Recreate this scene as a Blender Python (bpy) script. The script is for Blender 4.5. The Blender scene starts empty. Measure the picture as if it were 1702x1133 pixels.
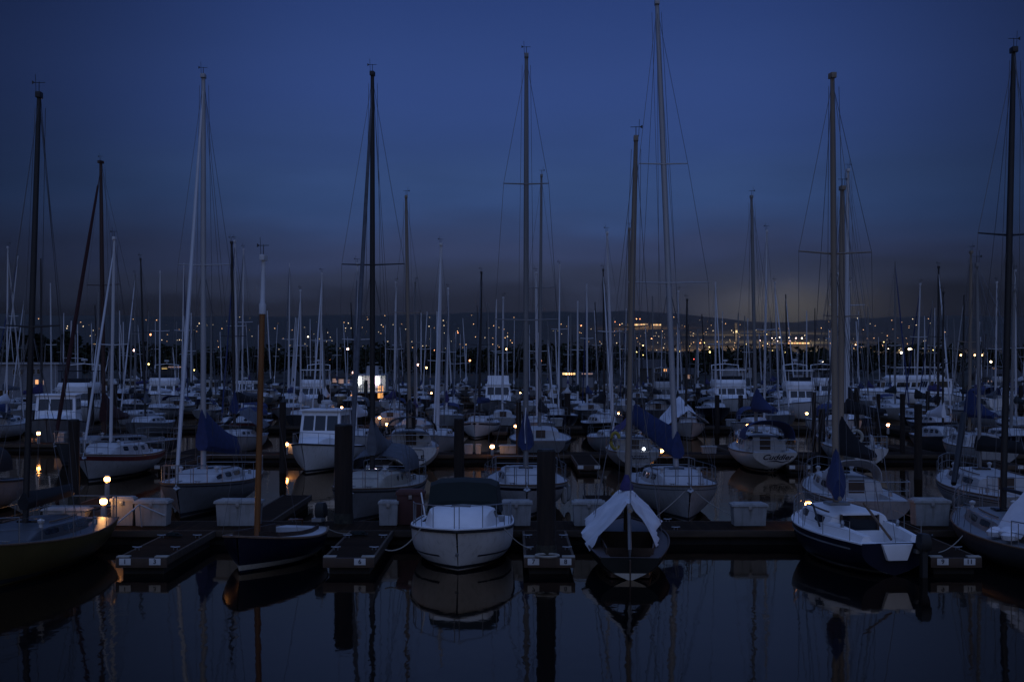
import bpy, bmesh, math, random
from mathutils import Vector, Matrix, noise
R = random.Random(11)
PI = math.pi
sc = bpy.context.scene
COL = sc.collection
# ---- camera numbers: 50 mm lens, 5.5 m above the water, horizon at photo row 605
F, CX, HY, CH = 2364.0, 851.0, 605.0, 5.5
def gx(px, Y): return (px - CX) * Y / F
def gz(py, Y): return CH + (HY - py) * Y / F
def gy(py, z=0.0): return (CH - z) * F / (py - HY)

# ------------------------------------------------------------------ materials
MATS = {}
def mat(name, col, rough=0.5, metal=0.0, var=0.25, scale=3.0, stretch=(1, 1, 1), bump=0.0, spec=0.5, streak=0.0, col2=None):
    m = bpy.data.materials.new(name); m.use_nodes = True
    nt = m.node_tree; p = nt.nodes['Principled BSDF']
    p.inputs['Roughness'].default_value = rough
    p.inputs['Metallic'].default_value = metal
    p.inputs['Specular IOR Level'].default_value = spec
    tc = nt.nodes.new('ShaderNodeTexCoord'); mp = nt.nodes.new('ShaderNodeMapping')
    mp.inputs['Scale'].default_value = stretch
    nt.links.new(tc.outputs['Object'], mp.inputs[0])
    n = nt.nodes.new('ShaderNodeTexNoise'); n.inputs['Scale'].default_value = scale; n.inputs['Detail'].default_value = 5
    nt.links.new(mp.outputs[0], n.inputs['Vector'])
    r = nt.nodes.new('ShaderNodeValToRGB'); r.color_ramp.elements[0].position = .3; r.color_ramp.elements[1].position = .7
    a = col2 or tuple(c * (1 - var) for c in col)
    r.color_ramp.elements[0].color = (*a, 1); r.color_ramp.elements[1].color = (*col, 1)
    nt.links.new(n.outputs['Fac'], r.inputs[0])
    out = r.outputs[0]
    if streak:
        m2 = nt.nodes.new('ShaderNodeMapping'); m2.inputs['Scale'].default_value = (6, 6, .7)
        nt.links.new(tc.outputs['Object'], m2.inputs[0])
        n2 = nt.nodes.new('ShaderNodeTexNoise'); n2.inputs['Scale'].default_value = 1.6; n2.inputs['Detail'].default_value = 6
        nt.links.new(m2.outputs[0], n2.inputs['Vector'])
        r2 = nt.nodes.new('ShaderNodeValToRGB'); r2.color_ramp.elements[0].position = .52; r2.color_ramp.elements[1].position = .8
        r2.color_ramp.elements[0].color = (0, 0, 0, 1); r2.color_ramp.elements[1].color = (streak, streak, streak, 1)
        nt.links.new(n2.outputs['Fac'], r2.inputs[0])
        mx = nt.nodes.new('ShaderNodeMixRGB'); mx.inputs[2].default_value = (col[0] * .35, col[1] * .33, col[2] * .27, 1)
        nt.links.new(r2.outputs[0], mx.inputs[0]); nt.links.new(out, mx.inputs[1]); out = mx.outputs[0]
    nt.links.new(out, p.inputs['Base Color'])
    if bump:
        b = nt.nodes.new('ShaderNodeBump'); b.inputs['Strength'].default_value = bump; b.inputs['Distance'].default_value = .03
        nt.links.new(n.outputs['Fac'], b.inputs['Height']); nt.links.new(b.outputs[0], p.inputs['Normal'])
    MATS[name] = m
    return m
def glow(name, col, strength, sample=False):
    m = bpy.data.materials.new(name); m.use_nodes = True
    p = m.node_tree.nodes['Principled BSDF']
    p.inputs['Base Color'].default_value = (.5, .5, .5, 1)
    p.inputs['Emission Color'].default_value = (*col, 1); p.inputs['Emission Strength'].default_value = strength
    m.cycles.emission_sampling = 'FRONT' if sample else 'NONE'
    MATS[name] = m
    return m
def planks(name, col, axis, width=.14):
    m = mat(name, col, .9, 0, .45, 5, (1, 1, 1), .15, spec=.08)
    nt = m.node_tree; p = nt.nodes['Principled BSDF']
    tc = nt.nodes.new('ShaderNodeTexCoord'); sp = nt.nodes.new('ShaderNodeSeparateXYZ')
    nt.links.new(tc.outputs['Object'], sp.inputs[0])
    d = nt.nodes.new('ShaderNodeMath'); d.operation = 'DIVIDE'; d.inputs[1].default_value = width
    nt.links.new(sp.outputs[axis], d.inputs[0])
    f = nt.nodes.new('ShaderNodeMath'); f.operation = 'FRACT'; nt.links.new(d.outputs[0], f.inputs[0])
    g = nt.nodes.new('ShaderNodeMath'); g.operation = 'GREATER_THAN'; g.inputs[1].default_value = .1
    nt.links.new(f.outputs[0], g.inputs[0])
    fl = nt.nodes.new('ShaderNodeMath'); fl.operation = 'FLOOR'; nt.links.new(d.outputs[0], fl.inputs[0])
    wn = nt.nodes.new('ShaderNodeTexWhiteNoise'); wn.noise_dimensions = '1D'; nt.links.new(fl.outputs[0], wn.inputs['W'])
    mr = nt.nodes.new('ShaderNodeMapRange'); mr.inputs[3].default_value = .6; mr.inputs[4].default_value = 1.15
    nt.links.new(wn.outputs['Value'], mr.inputs[0])
    mu = nt.nodes.new('ShaderNodeMath'); mu.operation = 'MULTIPLY'
    nt.links.new(g.outputs[0], mu.inputs[0]); nt.links.new(mr.outputs[0], mu.inputs[1])
    src = p.inputs['Base Color'].links[0].from_socket
    mx = nt.nodes.new('ShaderNodeVectorMath'); mx.operation = 'SCALE'
    nt.links.new(src, mx.inputs[0]); nt.links.new(mu.outputs[0], mx.inputs['Scale'])
    nt.links.new(mx.outputs[0], p.inputs['Base Color'])
    return m

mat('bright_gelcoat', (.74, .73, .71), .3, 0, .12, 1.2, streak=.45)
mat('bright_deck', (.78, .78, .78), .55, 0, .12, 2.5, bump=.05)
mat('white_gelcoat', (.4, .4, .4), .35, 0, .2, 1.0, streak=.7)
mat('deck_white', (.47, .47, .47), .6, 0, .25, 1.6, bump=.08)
mat('grey_gelcoat', (.2, .205, .21), .4, 0, .2, 1.2, streak=.5)
mat('cream', (.36, .33, .27), .5, 0, .2, 1.5, streak=.5)
mat('navy_gelcoat', (.007, .009, .024), .28, 0, .3, 1.2)
mat('olive_hull', (.11, .085, .03), .35, 0, .25, 1.0, streak=.4)
mat('green_hull', (.012, .013, .01), .6, 0, .4, 1.5, spec=.15)
mat('slate_hull', (.06, .065, .07), .4, 0, .25, 1.5, streak=.3)
mat('maroon_paint', (.16, .03, .03), .45, 0, .3, 2)
mat('bottom_paint', (.02, .025, .03), .7, 0, .4, 3)
mat('varnish', (.21, .078, .022), .3, 0, .35, 3, (1, 1, .15))
mat('dark_wood', (.055, .03, .018), .5, 0, .4, 4, (1, 1, .2))
mat('teak', (.16, .10, .06), .7, 0, .4, 6, (4, .6, 1))
mat('alloy', (.36, .375, .4), .42, .25, .15, 2, (1, 1, .1))
mat('alloy_dull', (.2, .2, .2), .5, .2, .25, 2, (1, 1, .1))
mat('mast_white', (.52, .53, .55), .35, 0, .1, 1, (1, 1, .2))
mat('mast_tan', (.24, .19, .14), .5, 0, .25, 2, (1, 1, .1))
mat('mast_dark', (.012, .012, .014), .5, 0, .3, 2, (1, 1, .1))
mat('mast_maroon', (.045, .016, .012), .5, 0, .3, 2, (1, 1, .1))
mat('steel', (.3, .31, .32), .4, .7, .1)
mat('wire', (.12, .12, .13), .5, .4, .1)
mat('canvas_blue', (.02, .035, .12), .85, 0, .35, 5, bump=.35)
mat('canvas_violet', (.045, .035, .13), .85, 0, .35, 5, bump=.35)
mat('canvas_black', (.008, .008, .01), .9, 0, .4, 4, bump=.3)
mat('canvas_green', (.007, .013, .011), .9, 0, .3, 3, bump=.25)
mat('canvas_maroon', (.04, .009, .009), .9, 0, .4, 4, bump=.3)
mat('canvas_grey', (.10, .11, .13), .9, 0, .35, 4, bump=.35)
mat('tarp_white', (.7, .71, .74), .6, 0, .15, 2.5, bump=.5)
mat('glass_dark', (.012, .013, .016), .08, 0, .3, 2)
mat('vinyl', (.09, .1, .12), .2, 0, .3, 2, bump=.2)
mat('rubber', (.012, .012, .012), .6, 0, .3, 4)
mat('rope', (.3, .28, .24), .9, 0, .3, 30)
mat('pile_wood', (.024, .014, .008), .85, 0, .7, 3, (4, 4, .35), .8)
mat('tide_growth', (.05, .045, .03), .9, 0, .7, 9, bump=.9, col2=(.015, .014, .01))
mat('box_white', (.34, .335, .32), .7, 0, .35, 2.0, streak=.85)
mat('locker_red', (.075, .022, .016), .7, 0, .35, 3)
mat('float_dark', (.02, .018, .016), .85, 0, .5, 3, bump=.4)
mat('whaler', (.075, .05, .03), .85, 0, .5, 4, (.3, 1, 1), .3)
mat('concrete', (.2, .2, .19), .85, 0, .3, 2, bump=.2)
mat('plate', (.55, .55, .53), .5, 0, .15, 6)
mat('letter_dark', (.015, .016, .03), .5, 0, .2)
mat('yellow_vinyl', (.28, .22, .03), .6, 0, .3, 4)
mat('buoy_grey', (.35, .33, .28), .7, 0, .3, 5)
mat('house_dark', (.05, .045, .04), .8, 0, .35, 1.2, (1, 1, 4))
mat('house_grey', (.19, .19, .2), .8, 0, .25, 1.2, (1, 1, 4))
mat('house_pale', (.34, .34, .35), .8, 0, .2, 1)
mat('roof_dark', (.045, .04, .04), .85, 0, .4, 3)
mat('hill_house', (.13, .12, .11), .9, 0, .25, .2)
mat('bark', (.035, .028, .02), .9, 0, .5, 4, bump=.5)
mat('foliage', (.03, .035, .018), .9, 0, .55, 1.5, col2=(.008, .01, .006), spec=.1)
planks('dock_boards', (.034, .019, .009), 1)
planks('dock_boards_long', (.034, .019, .009), 0)
glow('lamp_warm', (1, .48, .16), 50, True); glow('lamp_fringe', (1, .33, .07), 3.5)
glow('far_warm', (1, .5, .2), 11); glow('far_white', (1, .78, .5), 9); glow('far_orange', (1, .33, .12), 7)
glow('far_yellow', (1, .72, .22), 5); glow('far_red', (1, .08, .04), 5); glow('far_green', (.35, 1, .5), 2.5); glow('far_pink', (1, .58, .5), 9)
glow('tiny_warm', (1, .5, .18), 2.4); glow('tiny_white', (1, .74, .42), 2.0)
glow('tube_white', (.95, 1, .97), 22, True); glow('tube_pink', (1, .5, .95), 14)
glow('window_warm', (1, .42, .1), 1.1); glow('window_dim', (1, .5, .18), .22); glow('window_gold', (1, .66, .2), 1.2)
glow('torch_white', (.85, .92, 1), 5)

# ------------------------------------------------------------------ mesh builder
class MB:
    def __init__(s): s.v = []; s.f = []; s.m = []
    def add(s, v, f, mi=0):
        o = len(s.v); s.v += [tuple(p) for p in v]; s.f += [tuple(i + o for i in q) for q in f]; s.m += [mi] * len(f)
        return s
    def box(s, c, d, rz=0.0, rx=0.0, top=(1, 1), mi=0):
        M = Matrix.Rotation(rz, 3, 'Z') @ Matrix.Rotation(rx, 3, 'X'); c = Vector(c)
        v = []
        for z in (-.5, .5):
            k = top if z > 0 else (1, 1)
            for x, y in ((-.5, -.5), (.5, -.5), (.5, .5), (-.5, .5)):
                v.append(c + M @ Vector((x * d[0] * k[0], y * d[1] * k[1], z * d[2])))
        return s.add(v, [(3, 2, 1, 0), (4, 5, 6, 7), (0, 1, 5, 4), (1, 2, 6, 5), (2, 3, 7, 6), (3, 0, 4, 7)], mi)
    def loft(s, rings, closed=True, cap=True, mi=0):
        n = len(rings[0]); v = [p for r in rings for p in r]; f = []
        for i in range(len(rings) - 1):
            for j in range(n if closed else n - 1):
                a = i * n + j; b = i * n + (j + 1) % n
                f.append((a, b, b + n, a + n))
        if cap and closed:
            f.append(tuple(range(n - 1, -1, -1))); o = (len(rings) - 1) * n; f.append(tuple(range(o, o + n)))
        return s.add(v, f, mi)
    def tube(s, pts, r, n=6, mi=0):
        pts = [Vector(p) for p in pts]; rings = []
        if not isinstance(r, (list, tuple)): r = [r] * len(pts)
        for i, p in enumerate(pts):
            t = (pts[min(i + 1, len(pts) - 1)] - pts[max(i - 1, 0)])
            t = t.normalized() if t.length > 1e-9 else Vector((0, 0, 1))
            u = t.cross(Vector((0, 0, 1)));
            if u.length < .05: u = t.cross(Vector((0, 1, 0)))
            u.normalize(); w = t.cross(u)
            rings.append([p + (u * math.cos(2 * PI * k / n) + w * math.sin(2 * PI * k / n)) * r[i] for k in range(n)])
        return s.loft(rings, mi=mi)
    def lathe(s, prof, c=(0, 0, 0), n=12, mis=None):
        c = Vector(c); rings = [[c + Vector((r * math.cos(2 * PI * k / n), r * math.sin(2 * PI * k / n), z)) for k in range(n)] for r, z in prof]
        o = len(s.f); s.loft(rings)
        if mis:
            for i in range(len(prof) - 1):
                for k in range(n): s.m[o + i * n + k] = mis[i]
            s.m[-1] = mis[-1]
        return s
    def build(s, name, m, parent=None, smooth=True, bevel=0, ang=38, loc=None, rz=0):
        me = bpy.data.meshes.new(name); me.from_pydata(s.v, [], s.f)
        ms = m if isinstance(m, (list, tuple)) else [m]
        for q in ms: me.materials.append(MATS[q])
        if len(ms) > 1: me.polygons.foreach_set('material_index', s.m)
        bm = bmesh.new(); bm.from_mesh(me); bmesh.ops.recalc_face_normals(bm, faces=bm.faces)
        if bevel: bmesh.ops.bevel(bm, geom=[e for e in bm.edges if len(e.link_faces) == 2 and e.calc_face_angle() > .6], offset=bevel, segments=2, affect='EDGES', profile=.7)
        bm.to_mesh(me); bm.free()
        if smooth:
            me.polygons.foreach_set('use_smooth', [True] * len(me.polygons)); me.set_sharp_from_angle(angle=math.radians(ang))
        o = bpy.data.objects.new(name, me); COL.objects.link(o)
        if parent is not None: o.parent = parent
        if loc is not None: o.location = loc
        if rz: o.rotation_euler.z = rz
        return o

def tag(o, label, cat, group=None, kind=None):
    if label: o['label'] = label
    if cat: o['category'] = cat
    if group: o['group'] = group
    if kind: o['kind'] = kind
    return o
def thing(name, label, cat, loc=(0, 0, 0), rz=0.0, group=None):
    o = bpy.data.objects.new(name, None); COL.objects.link(o); o.location = loc; o.rotation_euler = (0, 0, rz); o.empty_display_size = .3
    return tag(o, label, cat, group)
KIDS = {}
def copy_tree(o, parent=None):
    c = o.copy(); COL.objects.link(c); c.parent = parent
    for ch in list(o.children): copy_tree(ch, c)
    return c
def lettering(txt, size, m, parent, loc, rot=(PI / 2, 0, 0), shear=0.0, name='lettering', bold=0.0):
    cu = bpy.data.curves.new(name, 'FONT'); cu.body = txt; cu.size = size; cu.shear = shear; cu.align_x = 'CENTER'; cu.align_y = 'CENTER'
    cu.extrude = .004; cu.offset = bold; cu.resolution_u = 3
    tmp = bpy.data.objects.new('tmp', cu); COL.objects.link(tmp)
    bpy.context.view_layer.update()
    me = bpy.data.meshes.new_from_object(tmp.evaluated_get(bpy.context.evaluated_depsgraph_get()))
    bpy.data.objects.remove(tmp); bpy.data.curves.remove(cu)
    me.materials.clear(); me.materials.append(MATS[m])
    o = bpy.data.objects.new(name, me); COL.objects.link(o); o.parent = parent; o.location = loc; o.rotation_euler = rot
    return o
def transom_text(txt, size, H, root, x, z, shear=0.0, bold=.008, m='letter_dark'):
    k = H.s_at(0, z); d = math.atan2(H.ov, H.sheer(0) - H.keel(0))
    return lettering(txt, size, m, root, (x, H.y(0, k) - .012, z), (PI / 2 + d, 0, 0), shear, 'boat_name', bold)
def sstep(a, b, x):
    t = min(1, max(0, (x - a) / (b - a))); return t * t * (3 - 2 * t)

# ------------------------------------------------------------------ boats
class Hull:
    """half-hull function; local +y is the bow, z = 0 the water"""
    def __init__(h, L, B, fs=.9, fb=1.2, sag=.12, tw=.75, rake=.9, ov=.35, q=2.6, qb=1.25, mx=.42, sl=0.0, pb=2.1, zk=-.35):
        h.__dict__.update(locals())
    def b(h, t):
        if t <= h.mx: w = h.tw + (1 - h.tw) * math.sin(t / h.mx * PI / 2)
        else: w = max(0.0, 1 - ((t - h.mx) / (1 - h.mx)) ** h.pb) ** .85
        return h.B / 2 * max(w, .018)
    def sheer(h, t): return h.fs + (h.fb - h.fs) * t - h.sag * 4 * t * (1 - t)
    def keel(h, t): return h.zk + (h.sl - h.zk) * (1 - t / .3) ** 2 if t < .3 else h.zk
    def y(h, t, s=0.0): return -h.L / 2 + t * h.L - h.rake * s * t ** 4 + h.ov * s * (1 - t) ** 5
    def pt(h, t, s, side=1, off=0.0):
        q = h.q * (1 - t ** 3) + h.qb * t ** 3
        x = h.b(t) * (1 - min(1, max(0, s)) ** q)
        return Vector((side * (x + off), h.y(t, s), h.sheer(t) + (h.keel(t) - h.sheer(t)) * s))
    def s_at(h, t, z): return (h.sheer(t) - z) / (h.sheer(t) - h.keel(t))
    def mesh(h, N=22, M=8):
        mb = MB(); ts = [1 - (1 - i / N) ** 1.25 for i in range(N + 1)]
        ss = [(j / M) ** .85 for j in range(M + 1)]
        rings = []
        for t in ts: rings.append([h.pt(t, s, -1) for s in ss] + [h.pt(t, s, 1) for s in reversed(ss[:-1])])
        mb.loft(rings, closed=False)
        mb.f.append(tuple(range(len(rings[0])))); mb.m.append(0)
        return mb
    def band(h, z0, z1, N=18, off=.006, t0=0.0, rel=False, transom=False, both=True):
        """stripe between two heights (or depths below the sheer), round both sides by way of the stem"""
        mb = MB(); rows = []
        path = [(t0 + (1 - t0) * i / N, -1) for i in range(N + 1)]
        if both: path += [(1 - (1 - t0) * i / N, 1) for i in range(N + 1)]
        for t, sd in path:
            za, zb = (h.sheer(t) - z0, h.sheer(t) - z1) if rel else (z0, z1)
            zb = max(zb, h.keel(t) + .01); za = max(za, zb + .004)
            p, q = h.pt(t, h.s_at(t, za), sd, off), h.pt(t, h.s_at(t, zb), sd, off)
            p2, q2 = h.pt(t, h.s_at(t, za), sd, -.01), h.pt(t, h.s_at(t, zb), sd, -.01)
            rows.append([p, q, q2, p2])
        mb.loft(rows)
        if transom:
            z1k = h.keel(0) + .005
            if z0 > z1k + .02:
                zs = [z0 + (z1k - z0) * k / 6 for k in range(7)]
                a = [h.pt(0, h.s_at(0, z), -1, .006) for z in zs]; b = [h.pt(0, h.s_at(0, z), 1, .006) for z in reversed(zs)]
                ring = a + b
                mb.loft([[p + Vector((0, -.008, 0)) for p in ring], [p + Vector((0, .004, 0)) for p in ring]])
        return mb
    def deck(h, cockpit=None, N=18, drop=.03, crown=.05, inset=.985):
        mb = MB(); ts = [1 - (1 - i / N) ** 1.2 for i in range(N + 1)]
        e = .0015; rows = []
        if cockpit:
            c0, c1 = cockpit[0], cockpit[1]
            ts = sorted([t for t in ts if abs(t - c0) > .012 and abs(t - c1) > .012] + [max(0, c0 - e), c0 + e, c1 - e, c1 + e])
        for t in ts:
            bb = h.b(t) * inset; zd = h.sheer(t) - drop; cr = crown * bb / (h.B / 2)
            if cockpit and c0 <= t <= c1:
                c = bb * cockpit[2]; zs = zd - cockpit[3]
            else: c = bb * (cockpit[2] if cockpit else .5); zs = zd + cr
            y = h.y(t)
            rows.append([Vector(p) for p in ((-bb, y, zd), (-c, y, zd + cr), (-c * .98, y, zs), (c * .98, y, zs), (c, y, zd + cr), (bb, y, zd))])
        mb.loft(rows, closed=False)
        return mb
    def rail_tube(h, r=.03, dz=0.0, N=18, off=.0, n=5, t0=0.0):
        pts = [h.pt(t0 + (1 - t0) * i / N, 0, -1, off) for i in range(N + 1)] + [h.pt(1 - (1 - t0) * i / N, 0, 1, off) for i in range(N + 1)]
        return MB().tube([p + Vector((0, 0, dz)) for p in pts], r, n)

class Cabin:
    def __init__(c, hull, t0, t1, k=.62, h=.45, front=.25, dz=.02, tumble=.88, aft=.02, kf=1.0, hump=0.0):
        c.__dict__.update(locals())
    def ring(c, t):
        H = c.hull; u = (t - c.t0) / (c.t1 - c.t0)
        w = H.b(t) * c.k * (1 - (1 - c.kf) * u)
        hh = c.h * (1 - .0 * u)
        if u > 1 - c.front: hh *= max(.05, math.sin((1 - u) / c.front * PI / 2) ** .7)
        if u < c.aft: hh *= .9 + .1 * u / max(c.aft, 1e-6)
        hh += c.hump * c.h * max(0, 1 - u / .45) ** .5 * (1 if u < .45 else 0)
        z = H.sheer(t) - .03 + c.dz; y = H.y(t); T = c.tumble
        return [Vector(p) for p in ((-w, y, z - .06), (-w * (1 - (1 - T) * .45), y, z + hh * .45), (-w * T, y, z + hh * .84), (-w * T * .86, y, z + hh * .95), (-w * .45, y, z + hh * 1.02), (0, y, z + hh * 1.05),
                                       (w * .45, y, z + hh * 1.02), (w * T * .86, y, z + hh * .95), (w * T, y, z + hh * .84), (w * (1 - (1 - T) * .45), y, z + hh * .45), (w, y, z - .06))]
    def mesh(c, N=12):
        return MB().loft([c.ring(c.t0 + (c.t1 - c.t0) * i / N) for i in range(N + 1)])
    def side(c, t, v, sd, off):
        r = c.ring(t); p = r[1].lerp(r[2], (v - .45) / .39) if v >= .45 else r[0].lerp(r[1], v / .45)
        return Vector((sd * (abs(p.x) + off), p.y, p.z))
    def window(c, ta, tb, va, vb, sd, N=4, off=.008):
        rows = []
        for i in range(N + 1):
            t = ta + (tb - ta) * i / N; k = .0 if 0 < i < N else .12 * (vb - va)
            rows.append([c.side(t, va + k, sd, off), c.side(t, vb - k, sd, off), c.side(t, vb - k, sd, -.02), c.side(t, va + k, sd, -.02)])
        return MB().loft(rows)
    def top(c, t): return c.ring(t)[5]

def arch(y0, y1, w, h, z, th=.02, e=2.6, n=12, slope=0.0, front_drop=0.0, w1=None, rows=6):
    """canvas hood: an arched shell with thickness, from y0 (aft) to y1 (front)"""
    rings = []
    for i in range(rows + 1):
        u = i / rows; y = y0 + (y1 - y0) * u; hh = h * (1 - front_drop * u ** 2.2); ww = w + ((w1 or w) - w) * u
        o, inn = [], []
        for k in range(n + 1):
            a = PI * k / n; cx, sz = math.cos(a), math.sin(a)
            sx = math.copysign(abs(cx) ** (2 / e), cx); szz = abs(sz) ** (2 / e)
            o.append(Vector((ww * sx, y, z + hh * szz))); inn.append(Vector(((ww - th) * sx, y, z + (hh - th) * szz)))
        rings.append(o + inn[::-1])
    return MB().loft(rings)

def sail_cover(y, z, ln, h0, w=.19, tail=.22, ang=0.0, N=9, collar=.9, fwd=.16, rise=0.0):
    """cover over a sail flaked on the boom: tall at the mast, thin at the boom end"""
    rings = []
    d = Vector((math.sin(ang), -math.cos(ang), 0)); sd = Vector((math.cos(ang), math.sin(ang), 0))
    for i in range(N + 1):
        u = i / N; hh = tail + (h0 - tail) * (1 - u) ** 1.7; sag = .06 * math.sin(u * 9)
        c = Vector((0, y, z + rise * u)) + d * (u * (ln + fwd) - fwd)
        if i == 0: hh *= collar
        ww = w * (1 - .45 * u) * (.75 if i == 0 else 1)
        rings.append([c + sd * (ww * x) + Vector((0, 0, zz)) for x, zz in ((-.55, -.14), (-1, .02 + sag * .3), (-.95, hh * .25), (-.6, hh * .55), (-.3, hh * .85), (0, hh), (.3, hh * .85), (.6, hh * .55), (.95, hh * .25), (1, .02 - sag * .3), (.55, -.14))])
    return MB().loft(rings)

def outboard(parent, x, y, z, m='rubber', rot=0.0):
    mb = MB(); mb.loft([[Vector((x + sx * k, y + sy * .62 * k - .05, z + zz)) for sx, sy in ((-.13, -.32), (.13, -.32), (.16, 0), (.13, .3), (-.13, .3), (-.16, 0))] for k, zz in ((.8, .25), (1, .3), (1.05, .45), (.95, .6), (.7, .68))])
    o = mb.build('outboard_motor', m, parent)
    MB().loft([[Vector((x + sx * .07, y + sy * .1 - .05, zz)) for sx, sy in ((-1, -1), (1, -1), (1, 1), (-1, 1))] for zz in (z + .26, -.45)]).build('motor_leg', m, o)
    MB().box((x, y + .2, z + .2), (.3, .3, .1)).build('motor_bracket', 'steel', o)
    return o

def windex(parent, p):
    mb = MB(); p = Vector(p)
    mb.tube([p, p + Vector((0, 0, .3))], .01, 4); mb.tube([p + Vector((-.16, 0, .28)), p + Vector((.14, .0, .28))], .009, 4)
    mb.add([p + Vector((.1, 0, .28)), p + Vector((.19, 0, .34)), p + Vector((.19, .01, .23))], [(0, 1, 2)])
    mb.tube([p + Vector((.08, 0, 0)), p + Vector((.1, 0, .5))], .007, 4)
    return mb.build('wind_vane', 'mast_dark', parent)

def rig(root, H, ym, h, r=.085, m='alloy', zb=None, lean=0.0, spreaders=(), stays=True, jib=None, boom=None, deckz=1.0, lod=0, vane=True, topm=None, split=None, wr=.009, jr=.075, backstay=True, rake=0.0):
    n = 10 if lod == 0 else (7 if lod == 1 else 5)
    top = Vector((lean, ym - rake, h)); bot = Vector((0, ym, deckz)); mp = lambda f: bot.lerp(top, f)
    if split:
        f = (split - deckz) / (h - deckz)
        MB().tube([bot, mp(f * .5), mp(f)], [r, r, r * .9], n).build('mast', m, root)
        MB().tube([mp(f - .02) + Vector((0, 0, 0)), mp(f + .012), mp(f + .02), mp(1)], [r * 1.15, r * 1.15, r * .8, r * .62], n).build('topmast', topm, root)
    else:
        MB().tube([bot, mp(.25), mp(.6), mp(.85), top], [r, r, r * .97, r * .85, r * .66], n).build('mast', m, root)
    if lod < 2: MB().box(top + Vector((0, .0, .03)), (r * 1.6, r * 3.2, .16)).build('masthead', topm or m, root, bevel=.02)
    W = lambda nm, pts: MB().tube(pts, wr, 3).build(nm, 'wire', root, smooth=False)
    prev = {-1: [], 1: []}
    for f, hl in spreaders:
        p = mp(f); MB().tube([p + Vector((-hl, -.12, .05)), p + Vector((0, r * .8, 0)), p + Vector((hl, -.12, .05))], [.022, .032, .022] if lod < 2 else .035, 5).build('spreader', m, root)
        for s in (-1, 1): prev[s].append(p + Vector((s * hl, -.12, .05)))
    t = (ym + H.L / 2) / H.L; bb = H.b(min(.98, max(.02, t)))
    if stays:
        for s in (-1, 1):
            cp = Vector((s * bb * .96, ym - .1, H.sheer(t)))
            W('shroud', [top - Vector((0, 0, .15))] + sorted(prev[s], key=lambda q: -q.z) + [cp])
            if spreaders and lod < 2:
                lo = mp(min(f for f, _ in spreaders))
                W('lower_shroud', [lo, cp + Vector((0, -.45, 0))])
                if lod == 0: W('lower_shroud', [lo, cp + Vector((0, .45, 0))])
            if lod == 0: W('halyard', [top + Vector((s * r * 1.6, -r * 1.2, -.3)), mp(.5) + Vector((s * r * 2.6, -r * 1.5, 0)), bot + Vector((s * r * 3, -r * 1.5, .35))])
        bowp = H.pt(.985, 0); bowp.x = 0
        if jib is None: W('forestay', [top - Vector((0, 0, .1)), bowp])
        if backstay: W('backstay', [top, Vector((0, -H.L / 2 + .05, H.sheer(0)))])
    if jib:
        bowp = H.pt(.985, 0); bowp.x = 0; a = bowp + Vector((0, 0, .35)); b = top - Vector((0, 0, .35))
        fr = jr if jr > .02 else .075
        MB().tube([bowp, a, a.lerp(b, .02), a.lerp(b, .3), a.lerp(b, .7), a.lerp(b, .93), a.lerp(b, .94), b], [.02, .05, fr, fr * 1.1, fr * .9, fr * .55, .02, .015], 7).build('furled_jib', jib, root)
    if boom:
        z, ln, ang, cov, h0 = boom[:5]
        d = Vector((math.sin(ang), -math.cos(ang), 0))
        if lod == 0 and backstay: W('topping_lift', [top + Vector((0, -.12, 0)), Vector((0, ym - .1, z + .06)) + d * ln])
        MB().tube([Vector((0, ym - .08, z)), Vector((0, ym - .1, z + (boom[6] if len(boom) > 6 else 0))) + d * ln], .055, 6).build('boom', m, root)
        if cov: sail_cover(ym, z + .08, ln * .97, h0, boom[5] if len(boom) > 5 else .2, ang=ang, N=9 if lod < 2 else 5, rise=boom[6] if len(boom) > 6 else 0, tail=boom[7] if len(boom) > 7 else .22).build('sail_cover', cov, root)
    if vane and lod < 2: windex(root, top + Vector((0, 0, .08)))
    return mp

def rails(root, H, t0=.06, t1=.94, n=5, h=.6, pulpit=True, pushpit=True):
    mb = MB()
    for sd in (-1, 1):
        prev = None; pts = []
        for i in range(n + 1):
            t = t0 + (t1 - t0) * i / n; p = H.pt(t, 0, sd, -.06); q = p + Vector((0, 0, h))
            mb.tube([p - Vector((0, 0, .06)), q], .011, 4); pts.append(q)
        mb.tube(pts, .005, 3); mb.tube([p - Vector((0, 0, h * .5)) for p in pts], .004, 3)
    mb.build('guard_rail', 'steel', root)
    def hoop(ts, nm):
        m2 = MB()
        top = [H.pt(t, 0, sd, -.05) + Vector((0, 0, h + .04)) for t, sd in ts]
        m2.tube(top, .016, 5)
        for (t, sd), q in zip(ts, top): m2.tube([H.pt(t, 0, sd, -.05) - Vector((0, 0, .05)), q], .016, 4)
        m2.tube([q - Vector((0, 0, h * .5)) for q in top], .012, 4)
        m2.build(nm, 'steel', root)
    if pulpit: hoop([(.86, -1), (.93, -1), (.99, -1), (.99, 1), (.93, 1), (.86, 1)], 'pulpit')
    if pushpit: hoop([(.1, -1), (.02, -1), (.005, -1), (.005, 1), (.02, 1), (.1, 1)], 'pushpit')

def fender(root, H, t, sd):
    p = H.pt(t, .35, sd, .13); MB().lathe([(.03, .34), (.1, .28), (.12, .1), (.12, -.12), (.09, -.27), (.02, -.32)], p, 8).build('fender', 'box_white', root)

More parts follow.
